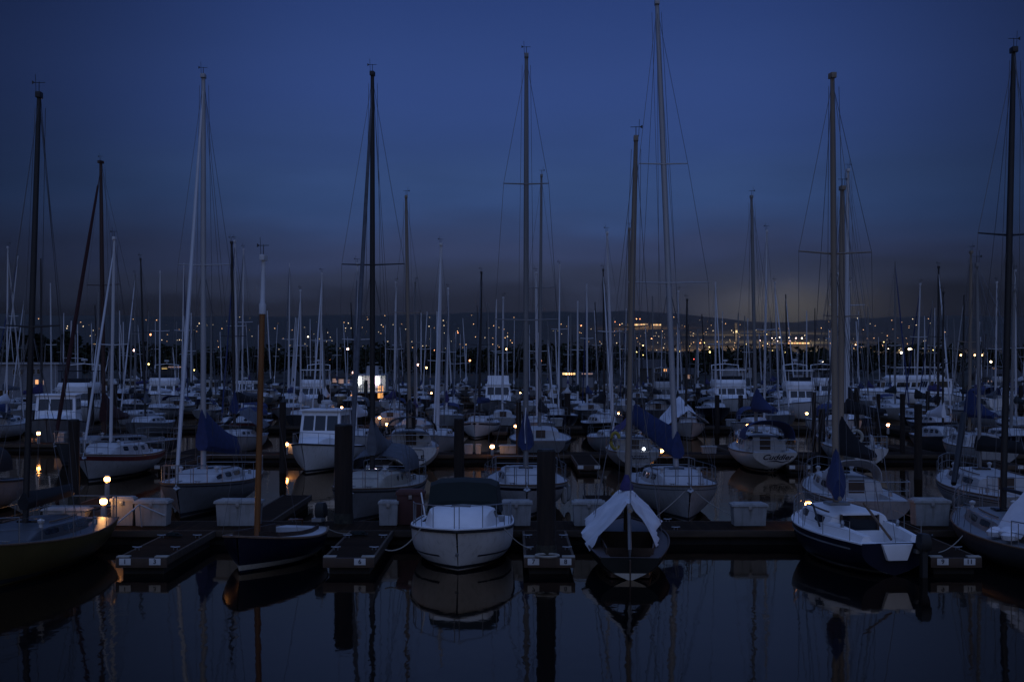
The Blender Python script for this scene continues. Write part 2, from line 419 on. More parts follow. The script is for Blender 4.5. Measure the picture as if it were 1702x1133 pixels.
def fittings(root, H, c, cockpit):
    """anchor, vents, winches and cleats of a boat seen near to"""
    b = H.pt(.985, 0); b.x = 0
    mb = MB(); mb.tube([b + Vector((0, -.75, .03)), b + Vector((0, .1, .05)), b + Vector((0, .2, -.1))], [.02, .025, .03], 5)
    mb.loft([[b + Vector((x, .16 + y, z)) for x, y, z in ((-.13, -.1, -.16), (0, .06, -.22), (.13, -.1, -.16), (0, -.02, -.06))], [b + Vector((x * .1, .14 + y, z)) for x, y, z in ((-.13, -.25, -.3), (0, -.2, -.32), (.13, -.25, -.3), (0, -.22, -.28))]])
    mb.build('anchor', 'steel', root)
    for sd in (-1, 1):
        q = H.pt(.9, 0, sd, -.12); cleat(root, q.x, q.y, q.z - .02)
        if c:
            p = c.ring(c.t0 + (c.t1 - c.t0) * .78)[7]; p.x = sd * abs(p.x)
            MB().lathe([(.06, -.03), (.05, .08), (.09, .12), (.1, .18), (.03, .22)], p, 8).build('vent', 'deck_white', root)
        if cockpit:
            t = cockpit[1] * .7; q = Vector((sd * H.b(t) * (cockpit[2] + .12), H.y(t), H.sheer(t) - .02))
            MB().lathe([(.08, 0), (.07, .1), (.06, .16), (.085, .2), (.03, .22)], q, 8).build('winch', 'steel', root)

def sailboat(label, loc, rz, L=9, B=3, fs=.9, fb=1.15, hull='white_gelcoat', deckm='deck_white', boot='bottom_paint', stripes=(), cabin=(.3, .78, .6, .42), wins=((.36, .48), (.52, .6), (.64, .7)), cockpit=(.06, .28, .55, .4), mast=None,
             lod=0, group=None, name='sailboat', rail=True, hullkw=None, dodger=None, hatch=True, door=True, fenders=()):
    hk = dict(fs=fs, fb=fb); hk.update(hullkw or {})
    H = Hull(L, B, **hk)
    root = thing(name, label, 'sailboat', loc, rz, group); root_H[root.name] = H
    N = (24, 14, 8)[lod]
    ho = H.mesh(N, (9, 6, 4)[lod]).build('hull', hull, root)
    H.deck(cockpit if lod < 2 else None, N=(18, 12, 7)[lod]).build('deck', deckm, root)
    if lod < 2: H.rail_tube(.028, -.015, N).build('toe_rail', 'teak' if lod == 0 else 'steel', root)
    if boot and lod < 2: H.band(.16, .04, N=N, transom=True).build('boot_stripe', boot, ho)
    for a, b, mm in stripes: H.band(a, b, N=N, rel=True).build('hull_stripe', mm, ho)
    c = Cabin(H, *cabin) if cabin else None
    ym = -L / 2 + L * .58
    if c:
        co = c.mesh((14, 9, 5)[lod]).build('cabin', deckm, root)
        if lod < 2:
            for ta, tb in wins:
                for sd in (-1, 1): c.window(ta, tb, .36, .74, sd, 4 if lod == 0 else 2).build('window', 'glass_dark', co)
            if lod == 0 and hatch:
                p = c.top(cabin[0] + (cabin[1] - cabin[0]) * .55); MB().box(p + Vector((0, 0, .02)), (.55, .55, .07)).build('hatch', 'glass_dark', co, bevel=.02)
                for sd in (-1, 1):
                    g = [c.ring(cabin[0] + (cabin[1] - cabin[0]) * u)[7] for u in (.12, .3, .48, .62)]
                    MB().tube([Vector((sd * abs(q.x) * .93, q.y, q.z + .05)) for q in g], .022, 5).build('grab_rail', 'teak', co)
        else:
            for sd in (-1, 1): c.window(wins[0][0], wins[-1][1], .4, .74, sd, 2).build('window', 'glass_dark', co)
        if door:
            r0 = c.ring(cabin[0]); zt = r0[5].z; zb = H.sheer(cabin[0]) - (cockpit[3] if cockpit else 0) + .02
            MB().box((0, r0[5].y - .002, (zt + zb) / 2 + .02), (.56, .05, zt - zb)).build('companionway', 'dark_wood', co)
    if dodger:
        y0, y1, w, h, z, mm = dodger[:6]; kw = dodger[6] if len(dodger) > 6 else {}
        arch(y0, y1, w, h, z, **kw).build('dodger', mm, root)
    if mast:
        mk = dict(mast); yy = mk.pop('y', ym)
        if c: dz = c.top(min(max((yy + L / 2) / L, cabin[0]), cabin[1])).z - .03
        else: dz = H.sheer(.6)
        if (yy + L / 2) / L > (cabin[1] if cabin else 0): dz = H.sheer((yy + L / 2) / L) - .02
        rig(root, H, yy, deckz=dz, lod=lod, **mk)
    if lod == 0: fittings(root, H, c, cockpit)
    if rail and lod < 2: rails(root, H, n=5 if lod == 0 else 3, pushpit=lod == 0)
    for t, sd in fenders: fender(root, H, t, sd)
    return root, H, c
root_H = {}

def house(root, H, t0, t1, k, z0, h, slope=.25, back=.05, m='deck_white', name='wheelhouse', roof=True, win=(.42, .86), nside=3, nfront=3, lean=.94, roofm=None, lod=0, w=None, rover=.1, glass='glass_dark', wback=True):
    """deck house with raked front, its windows one by one, and an overhanging roof"""
    y0, y1 = H.y(t0), H.y(t1); wa = (w or H.b(t0) * k); wf = (w or min(H.b(t1) * k * 1.05, wa))
    yt0, yt1 = y0 + back * h, y1 - slope * h
    P = lambda u, v, sd: Vector((sd * (wa + (wf - wa) * u) * (1 - (1 - lean) * v), (y0 + (yt0 - y0) * v) * (1 - u) + (y1 + (yt1 - y1) * v) * u, z0 + h * v))
    mb = MB(); mb.loft([[P(0, v, -1), P(0, v, 1), P(1, v, 1), P(1, v, -1)] for v in (-.08, 1)])
    o = mb.build(name, m, root, bevel=.03 if lod < 2 else 0)
    def pane(a, b, c, d, nrm):
        nrm = nrm * .012
        MB().loft([[p - nrm for p in (a, b, c, d)], [p + nrm for p in (a, b, c, d)]]).build('window', glass, o, smooth=False)
    v0, v1 = win
    for sd in (-1, 1):
        for i in range(nside):
            a, b = .08 + .84 * (i + .06) / nside, .08 + .84 * (i + .94) / nside
            pane(P(a, v0, sd), P(b, v0, sd), P(b, v1, sd), P(a, v1, sd), Vector((sd, 0, .05)))
    def across(u, n, ny):
        for i in range(n):
            a, b = (i + .07) / n, (i + .93) / n
            L_, R_ = lambda v: P(u, v, -1), lambda v: P(u, v, 1)
            q = lambda f, v: L_(v).lerp(R_(v), .05 + .9 * f)
            pane(q(a, v0), q(b, v0), q(b, v1), q(a, v1), Vector((0, ny, 0)))
    across(1, nfront, 1)
    if wback: across(0, 2, -1)
    if roof:
        a = rover; rg = [P(0, 1, -1) + Vector((-a, -a, 0)), P(0, 1, 1) + Vector((a, -a, 0)), P(1, 1, 1) + Vector((a, a * 2, 0)), P(1, 1, -1) + Vector((-a, a * 2, 0))]
        MB().loft([[p + Vector((0, 0, dz)) for p in rg] for dz in (-.01, .08)]).build('roof', roofm or m, o, bevel=.03 if lod < 2 else 0)
    return o, z0 + h + .08, (yt0, yt1, wa * lean)

def radar(root, x, y, z):
    MB().lathe([(.06, 0), (.08, .25), (.3, .28), (.31, .4), (.26, .46), (.02, .48)], (x, y, z), 12).build('radar_dome', 'deck_white', root)
def bow_rail(root, H, t0=.45, h=.55, n=5):
    mb = MB(); ts = [t0 + (.99 - t0) * i / n for i in range(n + 1)]
    path = [(t, -1) for t in ts] + [(t, 1) for t in reversed(ts)]
    top = [H.pt(t, 0, sd, -.05) + Vector((0, 0, h if t > t0 + .01 else .05)) for t, sd in path]
    mb.tube(top, .014, 5)
    for (t, sd), q in zip(path, top): mb.tube([H.pt(t, 0, sd, -.05) - Vector((0, 0, .04)), q], .011, 4)
    mb.build('bow_rail', 'steel', root)

def motorboat(label, loc, rz, kind='cruiser', L=8.5, B=2.9, hull='white_gelcoat', lod=1, group=None, top='deck_white', fb=1.5, fs=1.0, name=None, mastpole=True, glass='glass_dark', flym=None, nfront=3):
    H = Hull(L, B, fs=fs, fb=fb, sag=.05, tw=.9, rake=1.1, ov=.1, q=3.6, qb=1.1, mx=.4, pb=2.4)
    root = thing(name or 'motorboat', label, 'motorboat', loc, rz, group)
    N = (24, 14, 9)[lod]
    ho = H.mesh(N, (8, 6, 4)[lod]).build('hull', hull, root)
    H.deck((.03, .3, .82, .55) if lod < 2 else None, N=(16, 12, 7)[lod]).build('deck', top, root)
    if lod < 2:
        H.rail_tube(.045, -.04, N).build('rub_rail', 'rubber', root)
        H.band(.14, .03, N=N).build('boot_stripe', 'bottom_paint', ho)
        bow_rail(root, H)
    z0 = H.sheer(.5) - .04
    if kind in ('cruiser', 'trawler', 'fly'):
        c = Cabin(H, .32, .86, .68, .42 if kind != 'trawler' else .3, .4); c.mesh(10 if lod < 2 else 5).build('cabin', top, root)
        o, zt, (ya, yb, w) = house(root, H, .26, .6, .78, z0 + .1, 1.75 if kind != 'fly' else 1.45, .3, lod=lod, m=top, nfront=nfront, glass=glass)
        if kind == 'trawler':
            MB().box((0, (ya + yb) / 2 + .3, zt + .45), (w * 1.85, .9, .9), top=(.95, .8)).build('wheelhouse_top', top, root, bevel=.05)
            MB().tube([(0, ya + .4, zt), (0, ya + .4, zt + 3)], .05, 6).build('signal_mast', 'alloy', root)
        elif kind == 'fly':
            mb = MB(); yc = (ya + yb) / 2; hl = (yb - ya) / 2
            mb.loft([[Vector((sx * w * k, yc + sy * hl * k2, zt + dz)) for sx, sy in ((-1, -1), (1, -1), (1, .8), (.6, 1.1), (-.6, 1.1), (-1, .8))] for k, k2, dz in ((1.08, 1.0, 0), (1.1, 1.05, .35), (1.02, .95, .7))])
            mb.build('flybridge', top, root, bevel=.03)
            mb = MB()
            for sx in (-1, 1): mb.tube([(sx * w * .95, yc - hl * .9, zt + .5), (sx * w * .95, yc - hl * .7, zt + 1.75)], .035, 5); mb.tube([(sx * w * .9, yc + hl * .6, zt + .6), (sx * w * .9, yc + hl * .5, zt + 1.75)], .03, 5)
            mb.loft([[Vector((sx * w * 1.02, yc + sy * hl * .95, zt + 1.75 + dz)) for sx, sy in ((-1, -1), (1, -1), (1, 1), (-1, 1))] for dz in (-.03, .06)])
            mb.build('bimini_top', flym or top, root)
            MB().box((0, yc + hl * .62, zt + .85), (w * 1.7, .04, .5), rx=-.25).build('windscreen', 'glass_dark', root)
            MB().tube([(-w, yc - hl * .9, zt + .3), (-w * .95, yc - hl * 1.15, zt + 2.3), (0, yc - hl * 1.2, zt + 2.45), (w * .95, yc - hl * 1.15, zt + 2.3), (w, yc - hl * .9, zt + .3)], .06, 6).build('radar_arch', top, root)
            if lod < 2: radar(root, 0, yc - hl * 1.2, zt + 2.45)
        else:
            radar(root, 0, (ya + yb) / 2, zt)
            if mastpole: MB().tube([(.4, ya + .3, zt), (.45, ya + .2, zt + 2.2)], .012, 4).build('antenna', 'mast_white', root)
    elif kind == 'open':
        c = Cabin(H, .46, .86, .72, .4, .5); c.mesh(6).build('cabin', top, root)
        MB().box((0, H.y(.45), z0 + .62), (H.B * .62, .05, .42), rx=-.5).build('windscreen', 'glass_dark', root)
        arch(H.y(.14), H.y(.47), H.B * .36, .95, z0 + .25, front_drop=.15).build('canopy', flym or 'canvas_blue', root)
    return root, H

# ------------------------------------------------------------------ setting: water, land, sky
def build_water():
    mb = MB(); mb.add([(-900, -120, 0), (900, -120, 0), (900, 352, 0), (-900, 352, 0)], [(0, 1, 2, 3)])
    m = bpy.data.materials.new('harbour_water'); m.use_nodes = True; MATS['harbour_water'] = m
    nt = m.node_tree; p = nt.nodes['Principled BSDF']
    p.inputs['Base Color'].default_value = (.0025, .004, .006, 1); p.inputs['Roughness'].default_value = .025; p.inputs['IOR'].default_value = 1.333; p.inputs['Specular Tint'].default_value = (1, 1, 1, 1)
    tc = nt.nodes.new('ShaderNodeTexCoord')
    hs = []
    for sc_, scale, det, w in (((.55, .28, 1), 1.0, 2, .55), ((1.6, .8, 1), 1.6, 3, .3)):
        mp = nt.nodes.new('ShaderNodeMapping'); mp.inputs['Scale'].default_value = sc_; nt.links.new(tc.outputs['Object'], mp.inputs[0])
        n = nt.nodes.new('ShaderNodeTexNoise'); n.inputs['Scale'].default_value = scale; n.inputs['Detail'].default_value = det
        nt.links.new(mp.outputs[0], n.inputs['Vector'])
        k = nt.nodes.new('ShaderNodeMath'); k.operation = 'MULTIPLY'; k.inputs[1].default_value = w; nt.links.new(n.outputs['Fac'], k.inputs[0]); hs.append(k)
    a = nt.nodes.new('ShaderNodeMath'); nt.links.new(hs[0].outputs[0], a.inputs[0]); nt.links.new(hs[1].outputs[0], a.inputs[1])
    pn = nt.nodes.new('ShaderNodeTexNoise'); pn.inputs['Scale'].default_value = .09; pn.inputs['Detail'].default_value = 2; nt.links.new(tc.outputs['Object'], pn.inputs['Vector'])
    pr = nt.nodes.new('ShaderNodeMapRange'); pr.inputs[1].default_value = .4; pr.inputs[2].default_value = .65; pr.inputs[3].default_value = .35; pr.inputs[4].default_value = 1.25; nt.links.new(pn.outputs['Fac'], pr.inputs[0])
    b = nt.nodes.new('ShaderNodeBump'); nt.links.new(pr.outputs[0], b.inputs['Strength']); b.inputs['Distance'].default_value = WATER_BUMP
    nt.links.new(a.outputs[0], b.inputs['Height'])
    # Fresnel mix of dark body and mirror; brown tint darkens reflections like lens falloff
    nt.nodes.remove(p)
    fr = nt.nodes.new('ShaderNodeFresnel'); fr.inputs['IOR'].default_value = 1.333
    df = nt.nodes.new('ShaderNodeBsdfDiffuse'); df.inputs['Color'].default_value = (.004, .0045, .005, 1)
    gl = nt.nodes.new('ShaderNodeBsdfGlossy'); gl.inputs['Color'].default_value = (.92, .72, .52, 1); gl.inputs['Roughness'].default_value = .035
    mxs = nt.nodes.new('ShaderNodeMixShader')
    for q in (fr, df, gl): nt.links.new(b.outputs[0], q.inputs['Normal'])
    nt.links.new(fr.outputs[0], mxs.inputs[0]); nt.links.new(df.outputs[0], mxs.inputs[1]); nt.links.new(gl.outputs[0], mxs.inputs[2])
    nt.links.new(mxs.outputs[0], nt.nodes['Material Output'].inputs['Surface'])
    tag(mb.build('water', 'harbour_water', smooth=False), 'calm dark harbour water mirroring masts and hulls', None, kind='structure')
WATER_BUMP = .016

def land_z(X, Y):
    z = -1.2 + 2.6 * sstep(338, 352, Y) + 1.2 * sstep(352, 420, Y)
    if Y > 700:
        u = min(1.0, (Y - 700) / 3700.0)
        nz = noise.noise(Vector((X * .0011 + 3.1, Y * .0009, .3))) * .5 + noise.noise(Vector((X * .003, Y * .003, 4.0))) * .22
        ridge = 156 + 2 * math.exp(-((X - 420) / 260.0) ** 2) - 26 * math.exp(-((X - 830) / 210.0) ** 2) - 8 * sstep(900, 1800, X) + 8 * sstep(0, -1500, X) + 16 * noise.noise(Vector((X * .0035, 7.7, 0))) + 7 * noise.noise(Vector((X * .012, 2.2, 0)))
        z += ridge * u ** 1.25 * (1 + .30 * nz * min(1, u * 1.6))
    return z
def build_land():
    mb = MB(); ys = [338, 343, 348, 352, 360, 380, 420, 500, 600, 700] + [700 + 150 * i for i in range(1, 34)]; NX = 90
    rows = []
    for Y in ys: rows.append([(x, Y, land_z(x, Y)) for x in [(-1 + 2 * i / NX) * (900 if Y < 360 else max(900, Y * .75)) for i in range(NX + 1)]])
    mb.loft(rows, closed=False)
    mat('hill_land', (.024, .021, .013), .95, 0, .5, .012, col2=(.011, .011, .007))
    tag(mb.build('hills', 'hill_land', ang=80), 'dark hillside rising behind the harbour into low fog', None, kind='structure')

def on_hill(px, py, y0=450, y1=5200):
    Y = y0
    while Y < y1:
        if land_z(gx(px, Y), Y) >= gz(py, Y):
            a, b = Y / 1.01, Y
            for _ in range(12):
                m = (a + b) / 2
                if land_z(gx(px, m), m) >= gz(py, m): b = m
                else: a = m
            return a * .993
        Y *= 1.01
    return None

def build_world():
    w = bpy.data.worlds.new('World'); sc.world = w; w.use_nodes = True
    nt = w.node_tree; bg = nt.nodes['Background']; out = nt.nodes['World Output']
    N = lambda t: nt.nodes.new(t); lk = nt.links.new
    def M(op, a, b=None, c=None, clamp=False):
        n = N('ShaderNodeMath'); n.operation = op; n.use_clamp = clamp
        for i, v in enumerate((a, b, c)):
            if v is None: continue
            if isinstance(v, (int, float)): n.inputs[i].default_value = v
            else: lk(v, n.inputs[i])
        return n.outputs[0]
    tc = N('ShaderNodeTexCoord'); sp = N('ShaderNodeSeparateXYZ'); lk(tc.outputs['Generated'], sp.inputs[0])
    x, y, z = sp.outputs
    # soft cloud bank edge
    mp = N('ShaderNodeMapping'); mp.inputs['Scale'].default_value = (4, 4, 17); lk(tc.outputs['Generated'], mp.inputs[0])
    ns = N('ShaderNodeTexNoise'); ns.inputs['Scale'].default_value = 1.3; ns.inputs['Detail'].default_value = 5; ns.inputs['Roughness'].default_value = .45; lk(mp.outputs[0], ns.inputs['Vector'])
    off = M('MULTIPLY', M('SUBTRACT', ns.outputs['Fac'], .5), .085)
    fade = N('ShaderNodeMapRange'); fade.inputs[1].default_value = .02; fade.inputs[2].default_value = .3; fade.inputs[3].default_value = 1; fade.inputs[4].default_value = .1; lk(z, fade.inputs[0])
    e = M('ADD', z, M('MULTIPLY', off, fade.outputs[0]))
    rp = N('ShaderNodeValToRGB'); cr = rp.color_ramp; lk(e, rp.inputs[0]); cr.interpolation = 'EASE'
    stops = SKY_STOPS
    while len(cr.elements) < len(stops): cr.elements.new(.5)
    for el, (p, c) in zip(cr.elements, stops): el.position = p; el.color = (*c, 1)
    ax_ = N('ShaderNodeMapRange'); ax_.interpolation_type = 'SMOOTHSTEP'; ax_.inputs[1].default_value = .1; ax_.inputs[2].default_value = .4; ax_.inputs[3].default_value = 1.0; ax_.inputs[4].default_value = .3  # sky darkened toward both sides, lens falloff put into its colour
    lk(M('ABSOLUTE', M('ADD', x, -.02)), ax_.inputs[0])
    fr = N('ShaderNodeVectorMath'); fr.operation = 'SCALE'; lk(rp.outputs[0], fr.inputs[0]); lk(ax_.outputs[0], fr.inputs['Scale'])
    mp2 = N('ShaderNodeMapping'); mp2.inputs['Scale'].default_value = (7, 7, 38); mp2.inputs['Location'].default_value = (2, 5, 1); lk(tc.outputs['Generated'], mp2.inputs[0])
    n2 = N('ShaderNodeTexNoise'); n2.inputs['Scale'].default_value = 1.1; n2.inputs['Detail'].default_value = 6; n2.inputs['Roughness'].default_value = .55; lk(mp2.outputs[0], n2.inputs['Vector'])
    bm_ = N('ShaderNodeMapRange'); bm_.interpolation_type = 'SMOOTHSTEP'; bm_.inputs[1].default_value = .2; bm_.inputs[2].default_value = .08; bm_.inputs[3].default_value = .05; bm_.inputs[4].default_value = .6; lk(z, bm_.inputs[0])
    mot = M('ADD', 1.0, M('MULTIPLY', M('SUBTRACT', n2.outputs['Fac'], .5), bm_.outputs[0]))
    fr2 = N('ShaderNodeVectorMath'); fr2.operation = 'SCALE'; lk(fr.outputs[0], fr2.inputs[0]); lk(mot, fr2.inputs['Scale']); fr = fr2
    # brighter afterglow on the western half behind the camera
    back = N('ShaderNodeMapRange'); back.interpolation_type = 'SMOOTHSTEP'; back.inputs[1].default_value = .35; back.inputs[2].default_value = -.85; lk(y, back.inputs[0])
    bk = N('ShaderNodeValToRGB'); lk(z, bk.inputs[0]); bb = bk.color_ramp
    while len(bb.elements) < len(BACK_STOPS): bb.elements.new(.5)
    for el, (p, c) in zip(bb.elements, BACK_STOPS): el.position = p; el.color = (*c, 1)
    mx = N('ShaderNodeMixRGB'); lk(back.outputs[0], mx.inputs[0]); lk(fr.outputs[0], mx.inputs[1]); lk(bk.outputs[0], mx.inputs[2])
    # town glow caught in the fog
    col = mx.outputs[0]
    for (px, py, sx, sz, c) in GLOWS:
        dx = M('DIVIDE', M('SUBTRACT', M('DIVIDE', x, M('MAXIMUM', y, .05)), (px - CX) / F), sx)
        dz = M('DIVIDE', M('SUBTRACT', z, (HY - py) / F), sz)
        g = M('EXPONENT', M('MULTIPLY', M('ADD', M('MULTIPLY', dx, dx), M('MULTIPLY', dz, dz)), -1.0))
        g = M('MULTIPLY', g, M('GREATER_THAN', y, 0.0))
        vm = N('ShaderNodeVectorMath'); vm.operation = 'SCALE'; vm.inputs[0].default_value = c; lk(g, vm.inputs['Scale'])
        ad = N('ShaderNodeVectorMath'); lk(col, ad.inputs[0]); lk(vm.outputs[0], ad.inputs[1]); col = ad.outputs[0]
    lk(col, bg.inputs[0]); bg.inputs[1].default_value = 1.0
    sky = N('ShaderNodeTexSky'); sky.sky_type = 'NISHITA'; sky.sun_disc = False
    sky.sun_elevation = math.radians(-3.4); sky.sun_rotation = math.radians(188)
    b2 = N('ShaderNodeBackground'); b2.inputs[1].default_value = .03; lk(sky.outputs[0], b2.inputs[0])
    a = N('ShaderNodeAddShader'); lk(bg.outputs[0], a.inputs[0]); lk(b2.outputs[0], a.inputs[1]); lk(a.outputs[0], out.inputs[0])
    s = bpy.data.lights.new('afterglow_sun', 'SUN'); s.energy = .015; s.angle = math.radians(40); s.color = (1, .8, .68)
    o = bpy.data.objects.new('afterglow_sun', s); COL.objects.link(o); o.rotation_euler = (math.radians(72), 0, math.radians(8))
SKY_STOPS = [(0, (.010, .0115, .018)), (.036, (.0145, .0175, .033)), (.056, (.027, .0355, .072)), (.074, (.031, .0445, .106)), (.116, (.031, .064, .176)), (.19, (.029, .061, .206)), (.26, (.021, .047, .172)), (.6, (.08, .14, .38)), (1, (.16, .26, .62))]
BACK_STOPS = [(0, (.15, .138, .13)), (.12, (.13, .137, .165)), (.38, (.145, .235, .54)), (1, (.16, .26, .62))]
GLOWS = [(1305, 508, .052, .0145, (.034, .031, .025)), (1290, 540, .055, .018, (.010, .009, .006)), (1290, 505, .09, .02, (.006, .006, .0055))]

def build_haze():
    m = bpy.data.materials.new('evening_haze'); m.use_nodes = True; nt = m.node_tree
    nt.nodes.remove(nt.nodes['Principled BSDF'])
    v = nt.nodes.new('ShaderNodeVolumePrincipled'); v.inputs['Color'].default_value = (.9, .86, .82, 1); v.inputs['Density'].default_value = HAZE; v.inputs['Anisotropy'].default_value = 0
    nt.links.new(v.outputs[0], nt.nodes['Material Output'].inputs['Volume']); MATS['evening_haze'] = m
    o = MB().box((0, 2750, 144), (10400, 6100, 292.4)).build('haze', 'evening_haze', smooth=False)
    tag(o, 'thin evening haze over the harbour and hills', None, kind='stuff')
HAZE = 1.3e-5

# ------------------------------------------------------------------ docks, piles, lamps, boxes
DZ = .45
def main_dock(Y0, Y1, x0, x1, label):
    d = thing('dock_walkway', label, 'dock', ((x0 + x1) / 2, (Y0 + Y1) / 2, 0), 0, 'floating dock walkways')
    w = x1 - x0; dp = Y1 - Y0
    MB().box((0, 0, DZ - .04), (w, dp, .08)).build('deck_boards', 'dock_boards_long', d, smooth=False)
    for s in (-1, 1): MB().box((0, s * (dp / 2 + .045), DZ - .1), (w, .085, .2)).build('whaler', 'whaler', d, bevel=.015)
    MB().box((0, 0, .12), (w - .3, dp - .25, .5)).build('float', 'float_dark', d, smooth=False)
    for k in range(int(w / 6)):
        for s in (-1, 1):
            if Y0 > 60: continue
            cleat(d, -w / 2 + 3 + 6 * k, s * (dp / 2 - .12), DZ)
    return d
def cleat(par, x, y, z):
    mb = MB(); mb.tube([(x - .13, y, z + .09), (x, y, z + .075), (x + .13, y, z + .09)], [.012, .02, .012], 5)
    mb.tube([(x - .05, y, z), (x - .05, y, z + .08)], .015, 4); mb.tube([(x + .05, y, z), (x + .05, y, z + .08)], .015, 4)
    return mb.build('cleat', 'steel', par)
def finger(xc, Ynear, Yfar, label, w=1.15, plates=(), group='finger docks', detail=True):
    f = thing('finger_dock', label, 'dock', (xc, (Ynear + Yfar) / 2, 0), 0, group); dp = Yfar - Ynear
    MB().box((0, 0, DZ - .045), (w, dp, .07)).build('deck_boards', 'dock_boards', f, smooth=False)
    for s in (-1, 1): MB().box((s * (w / 2 + .035), 0, DZ - .1), (.07, dp, .2)).build('whaler', 'whaler', f, bevel=.012)
    MB().box((0, -dp / 2 - .04, DZ - .13), (w + .14, .08, .26)).build('end_board', 'dark_wood', f, bevel=.015)
    MB().box((0, 0, .1), (w - .14, dp - .3, .46)).build('float', 'float_dark', f, smooth=False)
    if detail:
        for s in (-1, 1):
            MB().box((s * (w / 2 - .1), -dp / 2 + .1, DZ + .015), (.34, .24, .035)).build('corner_bumper', 'buoy_grey', f, bevel=.01)
            for k in (.25, .7): cleat(f, s * (w / 2 - .08), -dp / 2 + dp * k, DZ)
        for x, txt in plates:
            p = MB().box((x, -dp / 2 - .09, DZ - .1), (.3, .02, .17)).build('number_plate', 'plate', f, bevel=.006)
            lettering(txt, .17, 'letter_dark', p, (x, -dp / 2 - .101, DZ - .1), name='number', bold=.004)
    return f
PILES = []
def pile(px, Y, ytop, label, r=.2, cap=None, top=None):
    h = top or gz(ytop, Y); X = gx(px, Y)
    o = thing('dock_pile', label, 'pile', (X, Y, 0), R.random() * 6, 'timber dock piles')
    n = 14 if Y < 60 else 8; mb = MB(); zs = [-1, 0, .3, h * .4, h * .7, h - .05, h]
    mb.loft([[(r * (1 + .05 * R.uniform(-1, 1)) * (1.06 if z < .3 else 1 - .05 * z / h) * math.cos(2 * PI * k / n), r * (1 + .05 * R.uniform(-1, 1)) * math.sin(2 * PI * k / n), z if z < h else z - .04 * R.random()) for k in range(n)] for z in zs])
    mb.build('shaft', 'pile_wood', o, ang=60)
    if Y < 60: MB().lathe([(r * 1.075, -.6), (r * 1.1, .1), (r * 1.09, .45), (r * 1.05, .7 + .1 * R.random())], n=14).build('tide_band', 'tide_growth', o)
    if cap: MB().lathe([(r * 1.12, h - .12), (r * 1.14, h), (.03, h + .38)], n=10).build('cap', cap, o)
    else: MB().lathe([(r * .98, h - .02), (r * .9, h + .03), (.02, h + .05)], n=8).build('cap', 'rubber', o)
    return o
LAMPN = []
lamp_proto = {}
def dock_lamp(px, py, label, z=1.1, E=1.0, Y=None):
    Y = Y or (CH - z) * F / (py - HY); z = gz(py, Y); X = gx(px, Y)
    o = thing('dock_lamp', label, 'lamp', (X, Y, 0), 0, 'lit dock pedestal lamps')
    b = DZ
    if 'post' not in lamp_proto:
        mb = MB(); mb.box((0, .02, .36), (.17, .17, .72), top=(.85, .85)); lamp_proto['post'] = mb.build('pedestal', 'box_white', None, bevel=.02)
        lamp_proto['globe'] = MB().lathe([(.06, -.13), (.1, -.06), (.108, 0), (.1, .06), (.06, .11), (.01, .12)], n=12, mis=[1, 0, 0, 1, 1, 1]).build('lamp_globe', ('lamp_warm', 'lamp_fringe'), None)
        lamp_proto['cap'] = MB().lathe([(.13, .12), (.12, .14), (.02, .17)], n=12).build('lamp_hood', 'box_white', None)
        for k, c in lamp_proto.items(): c.parent = o
        kids = lamp_proto
    else:
        kids = {}
        for k, c in lamp_proto.items():
            d = c.copy(); COL.objects.link(d); d.parent = o; kids[k] = d
    kids['post'].location.z = b; kids['post'].scale.z = max(.3, (z - .1 - b) / .72); kids['globe'].location.z = z; kids['cap'].location.z = z
    return o
box_proto = []
def dock_box(px, Y, wpx, hpx, label, m='box_white', lit=None, group='dock boxes on the walkways', z=DZ):
    X = gx(px, Y); w = wpx * Y / F; h = hpx * Y / F; d = min(.75, w * .7)
    o = thing('dock_box', label, 'dock box', (X, Y, z), 0, group)
    MB().box((0, 0, h * .42 + .02), (w * .86, d * .86, h * .84), top=(1.07, 1.07)).build('bin', m, o, bevel=.012)
    MB().box((0, 0, h * .91), (w * 1.02, d * 1.02, h * .1), top=(.97, .95)).build('lid', m, o, bevel=.012); MB().box((0, d * .04, h * .98), (w * .9, d * .85, h * .06), top=(.9, .85)).build('lid_crown', m, o, bevel=.01)
    if Y < 60:
        MB().box((0, -d / 2 - .008, h * .8), (.1, .025, .12)).build('latch', 'steel', o, bevel=.005)
        for s in (-1, 1): MB().box((s * w * .33, 0, .02), (.1, d * .8, .05)).build('foot', 'dark_wood', o)
    return o
def rope(pts, label, sag=.25, r=.014):
    a, b = Vector(pts[0]), Vector(pts[1]); P = []
    for i in range(11):
        u = i / 10; p = a.lerp(b, u); p.z -= sag * 4 * u * (1 - u); P.append(p)
    tag(MB().tube(P, r, 5).build('mooring_line', 'rope'), label, 'rope', 'mooring lines')
